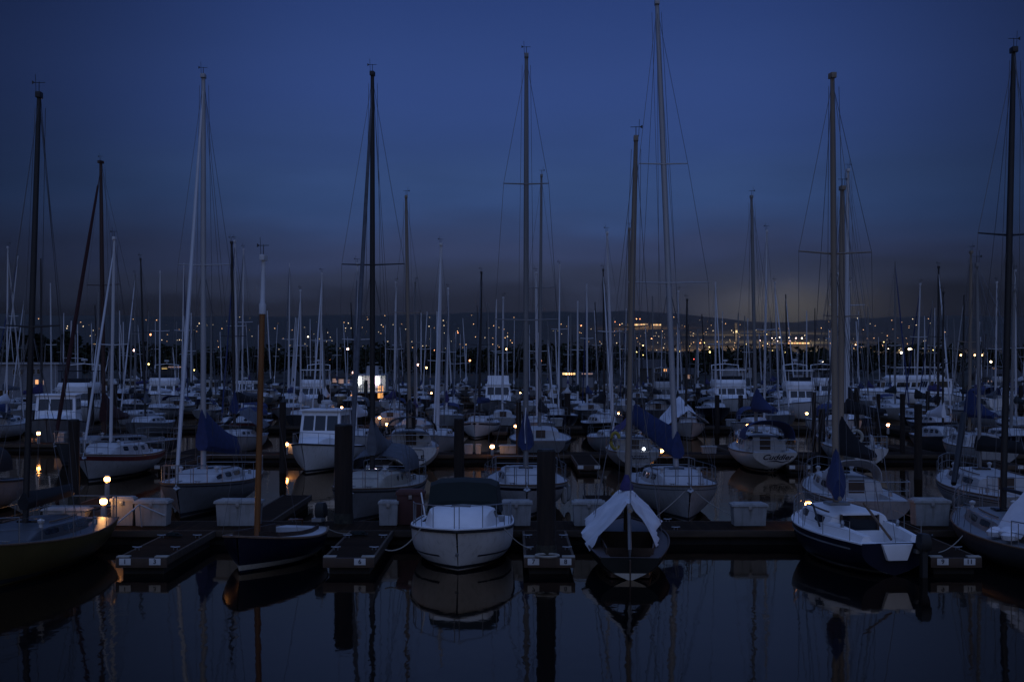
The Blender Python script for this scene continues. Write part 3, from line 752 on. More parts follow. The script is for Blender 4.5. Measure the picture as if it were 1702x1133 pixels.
def tent(root, y0, y1, z0, z1, wl, wr, zl, zr, m, name='tarp', N=8, th=.015, yoff=(0, 0), back=None):
    """a tarp hung over a boom: ridge from y0 to y1, two hanging sides"""
    rings = []
    for i in range(N + 1):
        u = i / N; y = y0 + (y1 - y0) * u; zr_ = z0 + (z1 - z0) * u; wob = .05 * math.sin(u * 8)
        if back: wl_, wr_, zl_, zr2 = (a + (b - a) * min(1, u * 1.6) for a, b in zip((wl, wr, zl, zr), back))
        else: wl_, wr_, zl_, zr2 = wl, wr, zl, zr
        L_ = Vector((-wl_ * (1 + .06 * math.sin(u * 6)), y + (yoff[0] if i == 0 else 0), zl_ + wob)); Rr = Vector((wr_ * (1 + .06 * math.cos(u * 7)), y + (yoff[1] if i == 0 else 0), zr2 - wob)); T = Vector((0, y, zr_))
        prof = []
        for k in range(7): prof.append(L_.lerp(T + Vector((-.05, 0, 0)), k / 6) + Vector((-.06 * math.sin(PI * k / 6), 0, -.05 * math.sin(PI * k / 6))))
        for k in range(7): prof.append((T + Vector((.05, 0, 0))).lerp(Rr, k / 6) + Vector((.06 * math.sin(PI * k / 6), 0, -.05 * math.sin(PI * k / 6))))
        for k, p in enumerate(prof):
            w_ = noise.noise(p * 1.9 + Vector((3, i * .01, 0))) * .11 + noise.noise(p * 4.5) * .05 + noise.noise(p * 9) * .006
            p += Vector(((-1 if k < 7 else 1) * w_, 0, w_ * .6))
        rings.append(prof + [p - Vector((0, 0, th)) for p in reversed(prof)])
    return MB().loft(rings).build(name, m, root, ang=50)

def at_mast(pb, Ym, pt, yt, L, bow_to, ym=None, drot=0.0):
    """boat position so that its mast foot is seen at column pb, its masthead at (pt, yt)"""
    ym = -L / 2 + L * .58 if ym is None else ym
    rz = (PI if bow_to else 0) + drot
    Xb, Xt, h = gx(pb, Ym), gx(pt, Ym), gz(yt, Ym)
    loc = (Xb + math.sin(rz) * ym, Ym - math.cos(rz) * ym, 0)
    return loc, rz, dict(h=h, lean=(Xt - Xb) * math.cos(rz), y=ym)

# ------------------------------------------------------------------ nearest row of boats
def near_row():
    # olive sloop at the left edge
    loc, rz, mk = at_mast(42, 37.7, 65, 160, 8.6, True)
    r, H, c = sailboat('olive yellow hulled sloop with a black sail cover, nearest to the left edge', loc, rz, 8.6, 2.9, .92, 1.15, 'olive_hull', 'slate_hull', cabin=(.26, .76, .64, .36, .35), cockpit=(.05, .24, .5, .4),
        mast=dict(mk, m='mast_dark', r=.085, spreaders=[(.46, .72)], boom=(1.72, 4.0, 0, 'canvas_black', .34, .2)), wins=((.3, .4), (.43, .52), (.56, .66)))
    # small dark catboat with varnished mast
    L = 5.0; rz = PI - .21; loc = (gx(414, 37.3) + .2, 37.3 + 2.45, 0)
    root = thing('catboat', 'small navy catboat with white side decks, orange varnished mast and outboard', 'sailboat', loc, rz)
    H = Hull(L, 2.45, .72, 1.0, .12, .62, .25, .1, 2.6, 1.2, .45); ho = H.mesh(24, 9).build('hull', 'navy_gelcoat', root)
    H.deck((.1, .74, .72, .5), 20).build('deck', 'deck_white', root); H.rail_tube(.035, -.02).build('rub_rail', 'teak', root); H.band(.2, .06, 22).build('boot_stripe', 'cream', ho)
    pts = [(t, s) for s in (-1, 1) for t in ((.12, .3, .5, .66, .74) if s < 0 else (.74, .66, .5, .3, .12))]
    MB().loft([[Vector((s * H.b(t) * .985 * .71 + s * dx, H.y(t), H.sheer(t) + dz)) for dx, dz in ((-.02, -.3), (.02, -.3), (.02, .13), (-.02, .13))] for t, s in pts]).build('coaming', 'dark_wood', root)
    MB().box((0, H.y(.42), .55), (1.35, .3, .04)).build('thwart', 'teak', root, bevel=.01)
    MB().box((0, H.y(.2), .5), (1.2, .45, .05)).build('stern_bench', 'dark_wood', root, bevel=.01)
    rig(root, H, 1.15, gz(430, 38.6), .085, 'varnish', lean=-.2, deckz=.35, stays=False, split=gz(512, 38.6), topm='mast_white', vane=True)
    W = lambda a, b: MB().tube([a, b], .006, 3).build('shroud', 'wire', root, smooth=False)
    W((-.06, 1.15, 7.0), (0, 2.4, 1.0)); W((-.1, 1.15, 7.0), (-1.1, .9, .85)); W((-.1, 1.15, 7.0), (1.1, .9, .85))
    outboard(root, -.5, -2.55, .72)
    MB().tube([(.05, -2.55, -.2), (.05, -2.5, .9), (.1, -1.5, 1.0)], [.03, .03, .02], 5).build('tiller', 'varnish', root)
    # white cuddy cruiser, bow to the camera
    L = 6.2; root = thing('cuddy_cruiser', 'white cuddy powerboat with dark green canvas top, bow facing the open water', 'motorboat', (gx(762, 37.3), 37.3 + 3.05, 0), PI - .015)
    H = Hull(L, 2.86, .88, 1.16, .02, .94, 1.0, .05, 4.4, 1.2, .42, pb=3.0); ho = H.mesh(28, 10).build('hull', 'bright_gelcoat', root)
    H.deck((.04, .46, .84, .55), 20).build('deck', 'bright_deck', root); H.rail_tube(.05, -.05).build('rub_rail', 'rubber', root); H.rail_tube(.025, .005).build('gunwale_trim', 'bright_deck', root)
    H.band(.12, .02, 24).build('boot_stripe', 'bottom_paint', ho)
    for sd in (-1, 1):
        mb = MB(); rows = []
        for i in range(9):
            t = .45 + .45 * i / 8; rows.append([H.pt(t, H.s_at(t, .36 + .02 * i / 8), sd, o_) for o_ in (.008,)] + [H.pt(t, H.s_at(t, .33), sd, .008), H.pt(t, H.s_at(t, .33), sd, -.02), H.pt(t, H.s_at(t, .36), sd, -.02)])
        mb.loft(rows); mb.build('accent_stripe', 'navy_gelcoat', ho)
    c = Cabin(H, .44, .84, .74, .5, .42, tumble=.86); co = c.mesh(14).build('cabin', 'bright_deck', root)
    for sd in (-1, 1): c.window(.5, .62, .4, .76, sd).build('window', 'glass_dark', co)
    p = c.top(.63); MB().box(p + Vector((0, .0, -.03)), (.55, .5, .09)).build('hatch', 'glass_dark', co, bevel=.02)
    # windscreen, frame and the tall canvas enclosure
    ys, yb = H.y(.46), H.y(.1); z0 = H.sheer(.45) + .38
    MB().loft([[Vector((-1.0, ys + .05, z0 - .05)), Vector((1.0, ys + .05, z0 - .05)), Vector((.92, ys - .28, z0 + .5)), Vector((-.92, ys - .28, z0 + .5))], [Vector((-1.0, ys + .02, z0 - .05)), Vector((1.0, ys + .02, z0 - .05)), Vector((.92, ys - .31, z0 + .5)), Vector((-.92, ys - .31, z0 + .5))]]).build('windscreen', 'glass_dark', root)
    mb = MB(); mb.loft([[Vector((-w, y, z)) for w, z in ((wb, zb_), (wt, zt), (wt * .75, zt + .1), (0, zt + .14))] + [Vector((w, y, z)) for w, z in ((wt * .75, zt + .1), (wt, zt), (wb, zb_))] for y, wb, zb_, wt, zt in ((ys + .06, 1.04, z0 - .02, .98, z0 + .12), (ys - .25, 1.04, z0 - .05, .95, z0 + .62), (ys - .9, 1.08, z0 - .2, .98, z0 + .68), (yb, 1.1, z0 - .25, .98, z0 + .6), (yb - .12, 1.08, z0 - .25, .9, z0 + .4))])
    mb.build('canvas_top', 'canvas_green', root, ang=30)
    for x in (-.62, .62): MB().box((x, ys - .08, z0 + .3), (.42, .015, .3), rx=.56).build('canvas_window', 'vinyl', root)
    bow_rail(root, H, .44, .62, 6)
    MB().tube([(0, 2.95, .5), (0, 3.02, .48)], .05, 8).build('bow_eye', 'steel', root)
    MB().tube([(.98, 1.0, 1.25), (1.1, .95, 1.95)], .02, 5).build('rod_holder', 'bright_deck', root)
    # green double-ended sloop under a white tent
    L = 7.2; drot = -.06; loc, rz, mk = at_mast(1041, 41.2, 1057, 232, L, False, ym=1.3, drot=drot)
    root = thing('tented_sailboat', 'dark green wooden sailboat with white tent tarp over its boom, stern toward the open water', 'sailboat', loc, rz)
    H = Hull(L, 2.3, .56, .85, .05, .66, .8, -.05, 2.0, 1.3, .5, sl=-.02); ho = H.mesh(24, 9).build('hull', 'green_hull', root)
    H.deck((.02, .62, .66, .5), 20).build('deck', 'dark_wood', root); H.rail_tube(.03, 0).build('toe_rail', 'dark_wood', root)
    H.band(.17, .0, 22, transom=True).build('boot_stripe', 'cream', ho)
    rig(root, H, 1.3, mk['h'], .085, 'mast_tan', lean=mk['lean'], deckz=.7, spreaders=[(.52, .5)], jr=.05, boom=(1.72, 4.5, 0, None, .3))
    tent(root, -1.75, 1.9, 1.78, 1.9, 1.08, .74, .53, .66, 'tarp_white', yoff=(-.2, -.1), back=(1.24, .95, .9, .95), N=36)
    MB().lathe([(.2, 1.98), (.19, 2.1), (.11, 2.28), (.06, 2.42)], (0, 1.05, -.1), 10).build('cover_end', 'canvas_violet', root)
    MB().tube([(0, -3.2, .1), (0, -3.2, .7), (0, -1.9, 1.72)], [.05, .05, .045], 8).build('boom_crutch', 'alloy_dull', root)
    MB().loft([[(x, -3.66, z) for x, z in ((-.02, .5), (.02, .5), (.02, -.4), (-.02, -.4))], [(x, -3.54, z) for x, z in ((-.02, .54), (.02, .54), (.02, -.4), (-.02, -.4))]]).build('rudder', 'dark_wood', root)
    MB().box((0, -2.6, .5), (1.2, .25, .05)).build('bench', 'teak', root, bevel=.01)
    MB().loft([[(s * .73 + dx * s, y, z) for dx, z in ((-.02, .3), (.02, .3), (.02, .74), (-.02, .74))] for y, s in ((-.9, -1), (-3.0, -.82), (-3.0, .82), (-.9, 1))]).build('coaming', 'dark_wood', root)
    # navy sloop, stern quarter to the camera
    L = 6.9; drot = .15; loc = (gx(1490, 36.9) - math.sin(drot) * L / 2, 36.9 + math.cos(drot) * L / 2, 0)
    ym = .75; Ym = loc[1] + ym
    root = thing('pocket_cruiser', 'navy hulled pocket sailboat with white deck and open companionway, stern toward the open water', 'sailboat', loc, drot)
    H = Hull(L, 2.55, .86, 1.05, .04, .74, .8, .12, 3.2, 1.25, .46); ho = H.mesh(26, 10).build('hull', 'navy_gelcoat', root)
    H.deck((.03, .34, .55, .42), 22).build('deck', 'bright_deck', root); H.band(.0, .035, 24, off=.012, rel=True).build('gunwale', 'bright_deck', ho)
    H.band(.18, .225, 24, rel=True, t0=.08).build('hull_stripe', 'grey_gelcoat', ho); H.band(.14, .06, 24, transom=False).build('boot_stripe', 'grey_gelcoat', ho)
    c = Cabin(H, .36, .86, .74, .52, .4, tumble=.84); co = c.mesh(16).build('cabin', 'bright_deck', root)
    for sd in (-1, 1):
        c.window(.42, .52, .38, .72, sd).build('window', 'glass_dark', co); c.window(.62, .72, .38, .72, sd).build('window', 'glass_dark', co)
        g = [c.ring(t)[8] for t in (.42, .5, .58, .66)]; MB().tube([Vector((sd * abs(q.x) * .9, q.y, q.z + .06)) for q in g], .022, 5).build('grab_rail', 'teak', co)
        # cockpit coamings
        MB().loft([[Vector((sd * H.b(t) * k, H.y(t), H.sheer(t) + z)) for k, z in ((.52, -.04), (.58, .22 * f), (.74, .2 * f), (.84, -.03))] for t, f in ((.05, .7), (.2, .95), (.365, 1.25))]).build('coaming', 'bright_deck', root)
        MB().lathe([(.05, 0), (.05, .1), (.065, .12), (.04, .2)], (sd * H.b(.25) * .66, H.y(.25), H.sheer(.25) + .2), 10).build('winch', 'steel', root)
    r0 = c.ring(.36); MB().box((0, r0[5].y - .01, .86), (1.0, .05, .96)).build('companionway', 'glass_dark', co)  # dark panel in place of the shade inside the open companionway
    MB().box((0, r0[5].y - .03, 1.36), (1.12, .08, .06)).build('hatch_frame', 'bright_deck', co, bevel=.01)
    for x in (-.53, .53): MB().box((x, r0[5].y - .03, .88), (.06, .08, .96)).build('door_post', 'dark_wood', co)
    MB().loft([[Vector((x, -L / 2 + y, z)) for x, z in ((-.42, .84), (.42, .84), (.26, .42), (-.26, .42))] for y in (-.1, .12)]).build('boarding_step', 'bright_deck', root, bevel=.02)
    p = c.top(.6); MB().box(p + Vector((0, 0, .03)), (.6, .6, .08)).build('hatch', 'grey_gelcoat', co, bevel=.02)
    rig(root, H, ym, gz(128, Ym), .095, 'mast_tan', lean=gx(1385, Ym) - gx(1391, Ym), deckz=1.35, spreaders=[(.59, 1.1)], boom=(1.9, 2.9, -.35, 'canvas_blue', 1.25, .3, 0, .42), jr=.05)
    MB().tube([(-.12, -L / 2 + .05, .95), (-.25, -1.9, 1.75)], .035, 6).build('tiller', 'teak', root)
    MB().lathe([(.24, -.012), (.26, 0), (.24, .012), (.22, 0), (.24, -.012)], (0, 0, 0), 16).build('coiled_rope', 'wire', root).location = (.95, -.9, 1.15)
    root.children[-1].rotation_euler = (1.4, .2, 0)
    MB().tube([(-1.0, -.6, 1.0), (-.85, .3, 1.5), (-1.05, .35, 1.52)], .03, 5).build('boat_hook', 'rubber', root)
    outboard(root, .62, -L / 2 - .22, .45)
    rails(root, H, .1, .95, 4, .5, True, False)
    # dark grey sloop at the right edge
    loc, rz, mk = at_mast(1667, 41.2, 1685, 85, 8.4, False)
    r, H, c = sailboat('dark grey sloop with white canvas and tall dark mast, nearest to the right edge', loc, rz, 8.4, 2.9, .78, 1.1, 'slate_hull', 'grey_gelcoat', cabin=(.34, .78, .66, .42, .3), cockpit=(.04, .33, .58, .42),
        mast=dict(mk, m='mast_dark', r=.1, spreaders=[(.6, .95)], boom=(1.9, 3.6, .0, None, .3)), wins=((.4, .5), (.54, .64)))
    tent(r, -3.4, -1.3, 1.9, 1.95, .95, .95, .95, .95, 'tarp_white', name='cockpit_tarp'); MB().box((.1, -3.25, 1.2), (.9, .03, .62)).build('tarp_window', 'glass_dark', r)
    for k, (x, y, z) in enumerate(((-1.05, -2.9, .92), (-.9, -2.3, .95), (-1.1, -1.9, .9))):
        MB().lathe([(.02, -.1), (.2, -.06), (.24, .06), (.12, .17), (.02, .2)], (x, y, z), 9).build('folded_sailbag', 'tarp_white', r)

def rowB():
    motorboat('dim grey day boat with black canopy, cut off by the left edge', (-20.3, 52.6, 0), PI, 'open', 7.2, 2.6, 'grey_gelcoat', lod=0, top='slate_hull', fb=1.5, flym='canvas_black')
    loc, rz, mk = at_mast(338, 54.8, 338, 128, 10.6, True)
    r, H, c = sailboat('pale sloop with furled jib beside tall light mast and blue sail cover', loc, rz, 10.6, 3.35, .98, 1.28, 'grey_gelcoat', cabin=(.28, .76, .62, .42, .35), stripes=((.1, .14, 'navy_gelcoat'),),
        mast=dict(mk, m='alloy', r=.11, spreaders=[(.52, 1.0)], jib='mast_white', jr=.07, boom=(2.25, 3.2, -.22, 'canvas_blue', 1.6, .34, -.35, .6)), fenders=((.4, 1), (.55, 1)))
    loc, rz, mk = at_mast(619, 52.6, 619, 124, 9.4, True, drot=-.1)
    r, H, c = sailboat('cream cabined sloop with grey dodger, black mast and dark furled jib behind the thick pile', loc, rz, 9.4, 3.1, 1.0, 1.25, 'grey_gelcoat', 'cream', cabin=(.3, .8, .68, .52, .3), cockpit=(.05, .28, .55, .4), stripes=((.1, .16, 'bottom_paint'),),
        mast=dict(mk, m='mast_dark', r=.1, spreaders=[(.52, 1.18)], jib='canvas_grey', jr=.075, boom=(2.2, 3.8, 0, 'canvas_grey', 1.4, .26)), wins=((.34, .42),), dodger=(-2.9, -.1, 1.15, .95, 1.45, 'canvas_grey', dict(front_drop=.35, w1=1.1)))
    for t in (.5, .57):
        for sd in (-1, 1):
            p = c.side(t, .55, sd, .01); MB().tube([p - Vector((.03 * sd, 0, 0)), p + Vector((.02 * sd, 0, 0))], .11, 14).build('porthole', 'glass_dark', r)
    for sd in (-1, 1):
        o = lettering('118', .2, 'letter_dark', r, H.pt(.78, .3, sd, .012), rot=(PI / 2, 0, sd * (PI / 2 - .38)), name='hull_number')
    loc, rz, mk = at_mast(874, 54.2, 875, 94, 9.8, True)
    r, H, c = sailboat('white sloop with tall grey mast and upright blue sail cover showing a white zip', loc, rz, 9.8, 3.3, 1.0, 1.25, 'white_gelcoat', cabin=(.28, .8, .66, .5, .3), stripes=((.12, .22, 'navy_gelcoat'),),
        mast=dict(mk, m='alloy_dull', r=.1, spreaders=[(.69, .86), (.36, 1.2)], boom=(2.3, 4.0, 0, 'canvas_blue', 1.55, .34), jr=.05), fenders=((.5, -1), (.65, -1)))
    ymst = mk['y']; MB().tube([(.02, ymst + .19, 2.5), (.05, ymst + .21, 3.2), (.0, ymst + .16, 3.85)], .022, 5).build('cover_zip', 'tarp_white', r)
    loc, rz, mk = at_mast(1124, 53.2, 1092, 6, 10.2, True)
    r, H, c = sailboat('white sloop with the tallest mast and a slanting blue sail cover, bow on', loc, rz, 10.2, 3.25, 1.0, 1.32, 'white_gelcoat', cabin=(.28, .82, .68, .5, .34), stripes=((.14, .17, 'canvas_grey'),),
        mast=dict(mk, m='alloy', r=.11, spreaders=[(.655, .92), (.4, 1.5)], boom=(2.05, 4.2, .3, 'canvas_blue', .95, .34, 1.1, .7), jr=.05), wins=((.36, .44), (.48, .56), (.6, .68)))
    loc, rz, mk = at_mast(1397, 53.0, 1400, 314, 9.4, False)
    r, H, c = sailboat('white sloop with brown mast and black sail cover, behind the navy pocket sailboat', loc, rz, 9.4, 3.0, .92, 1.2, 'white_gelcoat', cabin=(.32, .78, .66, .5, .3), cockpit=(.05, .3, .55, .4), stripes=((.12, .15, 'navy_gelcoat'), (.2, .23, 'navy_gelcoat')),
        mast=dict(mk, m='mast_tan', r=.12, boom=(2.2, 3.6, .1, 'canvas_black', 1.5, .24), spreaders=[(.55, .7)]), dodger=(-1.6, -.4, .95, .75, 1.35, 'deck_white', dict(front_drop=.4)))
    loc, rz, mk = at_mast(1676, 53.5, 1671, 442, 9.8, False, ym=.9)
    loc = (17.6, loc[1], 0)
    r, H, c = sailboat('pale sloop with twin dark stripes and cluttered deck at the right edge', loc, rz, 9.8, 3.3, 1.05, 1.3, 'white_gelcoat', cabin=(.3, .8, .66, .48, .3), stripes=((.13, .17, 'bottom_paint'), (.22, .24, 'bottom_paint')),
        mast=dict(mk, m='alloy_dull', r=.075, boom=(2.3, 3.8, .5, 'canvas_black', .5, .2)))
    MB().tube([(-1.7, -1.4, 1.2), (-.5, 1.2, 3.6)], [.1, .13], 8).build('whisker_pole', 'mast_dark', r)
    lettering('SEA', .16, 'letter_dark', r, H.pt(.16, .2, -1, .014), rot=(PI / 2, 0, -PI / 2 + .05), name='hull_lettering') if False else None

def rowC():
    loc, rz, mk = at_mast(184, 69.5, 190, 397, 9, True, drot=-.05)
    sailboat('white sloop with maroon hull stripe and boot, behind the near dock lamps', loc, rz, 9, 3.1, 1.05, 1.35, 'white_gelcoat', cabin=(.26, .8, .7, .55, .3), stripes=((.1, .3, 'maroon_paint'),), mast=dict(mk, m='mast_white', r=.085, jib='mast_white', jr=.06, spreaders=[(.48, .75)]), lod=0, wins=((.34, .4), (.46, .53), (.6, .66)))
    loc, rz, mk = at_mast(173, 81.0, 166, 270, 10.5, True, drot=-.35)
    sailboat('dark sloop with maroon mast, maroon furled jib and maroon sail cover', loc, rz, 10.5, 3.2, 1.0, 1.25, 'slate_hull', 'grey_gelcoat', mast=dict(mk, m='mast_maroon', r=.12, jib='canvas_maroon', jr=.11, boom=(2.3, 4.2, .3, 'canvas_maroon', 1.7, .32), spreaders=[(.55, 1.1)]), lod=0)
    motorboat('white pilothouse cruiser with radar dome, bow on beyond the varnished mast', (gx(501, 71) + .5, 71 + 4.3, 0), PI - .12, 'cruiser', 8.6, 2.85, 'bright_gelcoat', lod=0, fb=1.55, top='bright_deck')
    # stern-to boats with names
    loc, rz, mk = at_mast(681, 78.6, 675, 328, 9.0, False, drot=.1)
    r, H, c = sailboat('white sloop with black bimini and OLE on its transom', loc, rz, 9.0, 3.1, 1.2, 1.4, 'bright_gelcoat', cabin=(.3, .78, .74, .72, .3), cockpit=(.04, .28, .5, .4), mast=dict(mk, m='mast_tan', r=.1, boom=(2.9, 3.6, 0, 'canvas_black', .7, .24), spreaders=[(.5, .8)]), lod=0, hullkw=dict(tw=.8, q=2.3, sl=.12), dodger=(-4.2, -1.0, 1.28, .75, 2.0, 'canvas_black', dict(front_drop=.1)))
    transom_text('OLE', .4, root_H[r.name], r, .25, .64)
    MB().tube([(.55, -4.47, .42), (.55, -4.5, 1.05), (.45, -4.52, 1.1), (-.5, -4.52, 1.1)], .018, 5).build('transom_line', 'letter_dark', r)
    for x in (.55, .2): MB().tube([(x, c.ring(.3)[5].y - .03, 1.62), (x, c.ring(.3)[5].y + .02, 1.62)], .12, 14).build('porthole', 'glass_dark', r) if x > .3 else None
    loc, rz, mk = at_mast(1047, 78.2, 1046, 382, 8.8, False)
    r, H, c = sailboat('white sloop with violet awning, yellow horseshoe buoy and MARISKA on its stern', loc, rz, 8.8, 2.85, 1.0, 1.2, 'white_gelcoat', cabin=(.3, .78, .7, .6, .3), cockpit=(.05, .28, .55, .45), mast=dict(mk, m='mast_tan', r=.09, spreaders=[(.5, .7)], boom=(2.6, 3.4, 0, None, .5)), lod=0, hullkw=dict(tw=.78, q=2.0, sl=.1))
    transom_text('MARISKA', .27, root_H[r.name], r, -.05, .7)
    tent(r, -3.4, -.4, 2.75, 2.8, 1.25, 1.3, 1.75, 1.7, 'canvas_violet', name='awning')
    MB().tube([Vector((-1.15 + .22 * math.cos(a), -4.0, 1.55 + .42 * math.sin(a))) for a in [.3 + k * .42 for k in range(14)]], .09, 7).build('horseshoe_buoy', 'yellow_vinyl', r)
    MB().lathe([(.05, -.07), (.09, 0), (.05, .08), (.01, .09)], (.32, -4.05, 1.12), 10).build('stern_light', 'torch_white', r)
    MB().box((0, -2.0, 1.98), (2.1, .08, .1)).build('cabin_trim', 'deck_white', r)
    loc, rz, mk = at_mast(1257, 77.2, 1249, 328, 9.6, False)
    r, H, c = sailboat('white sloop with navy dodger and script name on its rounded transom', loc, rz, 9.6, 3.25, 1.05, 1.25, 'bright_gelcoat', cabin=(.3, .78, .72, .72, .3), cockpit=(.05, .28, .55, .5), stripes=((.0, .05, 'bottom_paint'),), mast=dict(mk, m='alloy_dull', r=.1, spreaders=[(.42, 1.0)], boom=(3.0, 3.9, .08, 'canvas_blue', 1.3, .34)), lod=0, hullkw=dict(tw=.7, q=2.1, sl=.22, ov=.5), dodger=(-3.4, -.9, 1.3, 1.0, 1.62, 'canvas_blue', dict(front_drop=.3, w1=1.2)))
    transom_text('Cuddler', .46, root_H[r.name], r, .12, .8, .4)
    Hh = root_H[r.name]; MB().tube([(x_, Hh.y(0, Hh.s_at(0, z_)) - .015, z_) for x_, z_ in ((-.35, .58), (.05, .62), (.4, .55), (.75, .64))], [.01, .03, .025, .008], 5).build('name_swash', 'letter_dark', r)
    yb = c.ring(.3)[5].y - .02
    for x in (-.78, .78): MB().tube([(x, yb - .03, 1.62), (x, yb + .02, 1.62)], .13, 14).build('porthole', 'glass_dark', r)
    loc, rz, mk = at_mast(1413, 79.3, 1417, 284, 9.2, False)
    loc = (loc[0] - .25, loc[1], 0)
    r, H, c = sailboat('white sloop with a pale life ring and dark companionway on its stern', loc, rz, 9.2, 2.9, 1.1, 1.35, 'bright_gelcoat', cabin=(.3, .78, .72, .7, .3), cockpit=(.05, .28, .6, .6), mast=dict(mk, m='mast_white', r=.11, spreaders=[(.48, 1.0)], boom=(2.8, 3.6, .4, 'canvas_black', .8, .24)), lod=0, hullkw=dict(tw=.68, q=2.0, sl=.1))
    MB().tube([Vector((-.72 + .33 * math.cos(a), -4.62, 1.72 + .33 * math.sin(a))) for a in [k * PI / 10 for k in range(21)]], .085, 8).build('life_ring', 'buoy_grey', r)
    MB().tube([(.15, -4.68, .4), (.15, -4.66, 1.3), (.62, -4.66, 1.3), (.62, -4.68, .4)], .022, 5).build('swim_ladder', 'steel', r)
    MB().box((.3, c.ring(.3)[5].y - .05, 1.6), (.75, .04, .9)).build('cabin_door', 'glass_dark', r)
    loc, rz, mk = at_mast(1611, 80.0, 1614, 420, 8.6, False)
    sailboat('white sloop with brown mast and upright blue cover, beyond the sloop at the right edge', loc, rz, 8.6, 2.9, 1.1, 1.3, 'white_gelcoat', cabin=(.3, .78, .7, .6, .3), mast=dict(mk, m='mast_tan', r=.1, boom=(2.6, 3.4, .1, 'canvas_blue', 1.7, .36), spreaders=[(.5, .7)]), lod=0)
    # behind walkway two
    loc, rz, mk = at_mast(390, 88.2, 385, 404, 9.2, True)
    r, H, c = sailboat('white sloop with dark mast, blue sail cover and grey boom tent', loc, rz, 9.2, 3.1, 1.0, 1.25, 'white_gelcoat', mast=dict(mk, m='mast_dark', r=.1, boom=(2.5, 3.8, .25, 'canvas_blue', 1.5, .3), spreaders=[(.5, .8)]), lod=1)
    tent(r, -4.2, -.4, 2.7, 2.4, 1.4, 1.4, 1.5, 1.5, 'canvas_grey', name='boom_tent')
    loc, rz, mk = at_mast(1019, 87.5, 1009, 388, 9.0, True)
    sailboat('white sloop with white leaning mast, bow on beyond the violet awning', loc, rz, 9.0, 3.0, 1.0, 1.25, 'white_gelcoat', mast=dict(mk, m='mast_white', r=.095, spreaders=[(.5, .75)], boom=(2.4, 3.5, .15, None, .5)), lod=1)
    loc, rz, mk = at_mast(727, 87.8, 733, 407, 9.4, True)
    sailboat('white sloop with thick white mast, bow on between the two dark piles', loc, rz, 9.4, 3.1, 1.05, 1.3, 'white_gelcoat', mast=dict(mk, m='mast_white', r=.12, spreaders=[], jib='mast_white', jr=.05), lod=1)
    loc, rz, mk = at_mast(1140, 107.5, 1142, 499, 9.0, True)
    r, H, c = sailboat('dark masted sloop wholly under a pointed white tarp', loc, rz, 9.0, 3.1, 1.0, 1.25, 'white_gelcoat', mast=dict(mk, m='mast_dark', r=.1, spreaders=[]), lod=1)
    tent(r, -3.6, 2.4, 3.0, 2.1, 1.6, 1.6, 1.05, 1.05, 'tarp_white', name='boat_tarp')

# rows of slips: centre line of the masts, name of the place
ROWS = [(88, 'far side of second walkway'), (107.5, 'near side of third walkway'), (122.5, 'far side of third walkway'), (142.5, 'near side of fourth walkway'), (157.5, 'far side of fourth walkway'), (177.5, 'near side of fifth walkway'), (192.5, 'far side of fifth walkway'), (212.5, 'near side of sixth walkway'), (227.5, 'far side of sixth walkway'), (247.5, 'near side of seventh walkway'), (266, 'far side of seventh walkway'), (290, 'last moorings before the shore')]
WALKS = [79.5, 114.8, 149.8, 184.8, 219.8, 256.5]
SLOTS = {i: [] for i in range(len(ROWS))}
def free(i, X, gap=4.2): return all(abs(X - q) >= gap for q in SLOTS[i])
AUTO = [(14,412,12,'w'),(70,430,72,'d'),(88,383,88,'w'),(82,470,84,'w'),(30,425,6,'w'),(222,457,222,'g'),(236,432,244,'d'),(261,402,258,'w'),(267,450,266,'w'),(290,385,286,'w'),(307,437,303,'w'),(392,402,396,'w'),(405,415,402,'w'),
 (474,402,474,'g'),(480,437,479,'w'),(498,395,481,'w'),(535,455,531,'w'),(594,440,592,'w'),(658,470,655,'w'),(690,470,689,'g'),(745,480,742,'w'),(800,453,796,'d'),(811,502,812,'g'),(825,497,823,'w'),(900,293,897,'g'),(891,455,893,'w'),(930,442,929,'w'),(960,500,960,'w'),(975,472,976,'w'),(1002,450,1004,'d'),
 (1085,492,1087,'g'),(1127,485,1126,'w'),(1190,468,1190,'w'),(1201,517,1201,'w'),(1277,384,1272,'w'),(1289,470,1296,'w'),(1306,489,1309,'d'),(1354,512,1354,'d'),(1410,470,1408,'w'),(1393,455,1392,'w'),(1486,435,1486,'g'),(1490,493,1488,'w'),(1444,508,1444,'g'),(1563,444,1562,'d'),(1553,512,1552,'w'),(1605,490,1603,'d'),(1655,470,1652,'w'),(1690,450,1692,'w'),(1535,525,1536,'w'),(1500,555,1502,'w'),
 (40,500,41,'g'),(52,540,52,'w'),(105,520,104,'w'),(125,545,126,'w'),(205,535,206,'w'),(318,520,318,'w'),(352,530,352,'g'),(430,540,430,'w'),(515,530,516,'w'),(560,545,560,'w'),(578,560,578,'w'),(640,540,641,'w'),(700,520,700,'w'),(716,545,715,'w'),(765,555,765,'w'),(775,575,774,'w'),(843,560,843,'w'),(855,530,854,'w'),(880,540,880,'w'),(910,565,910,'g'),(945,525,944,'w'),(1030,545,1032,'w'),(1062,540,1062,'w'),(1100,545,1099,'w'),(1105,560,1106,'g'),(1160,560,1160,'w'),(1176,590,1176,'w'),(1228,520,1226,'g'),(1237,525,1236,'g'),(1335,585,1334,'w'),(1325,580,1325,'w'),(1370,560,1370,'d'),(1382,545,1381,'w'),(1460,560,1462,'w'),(1472,570,1472,'w'),(1520,580,1521,'w'),(1584,570,1584,'w'),(1630,560,1632,'w'),(1642,585,1641,'w')]
MASTM = {'w': ('mast_white', 'white'), 'd': ('mast_dark', 'dark'), 'g': ('alloy_dull', 'grey')}
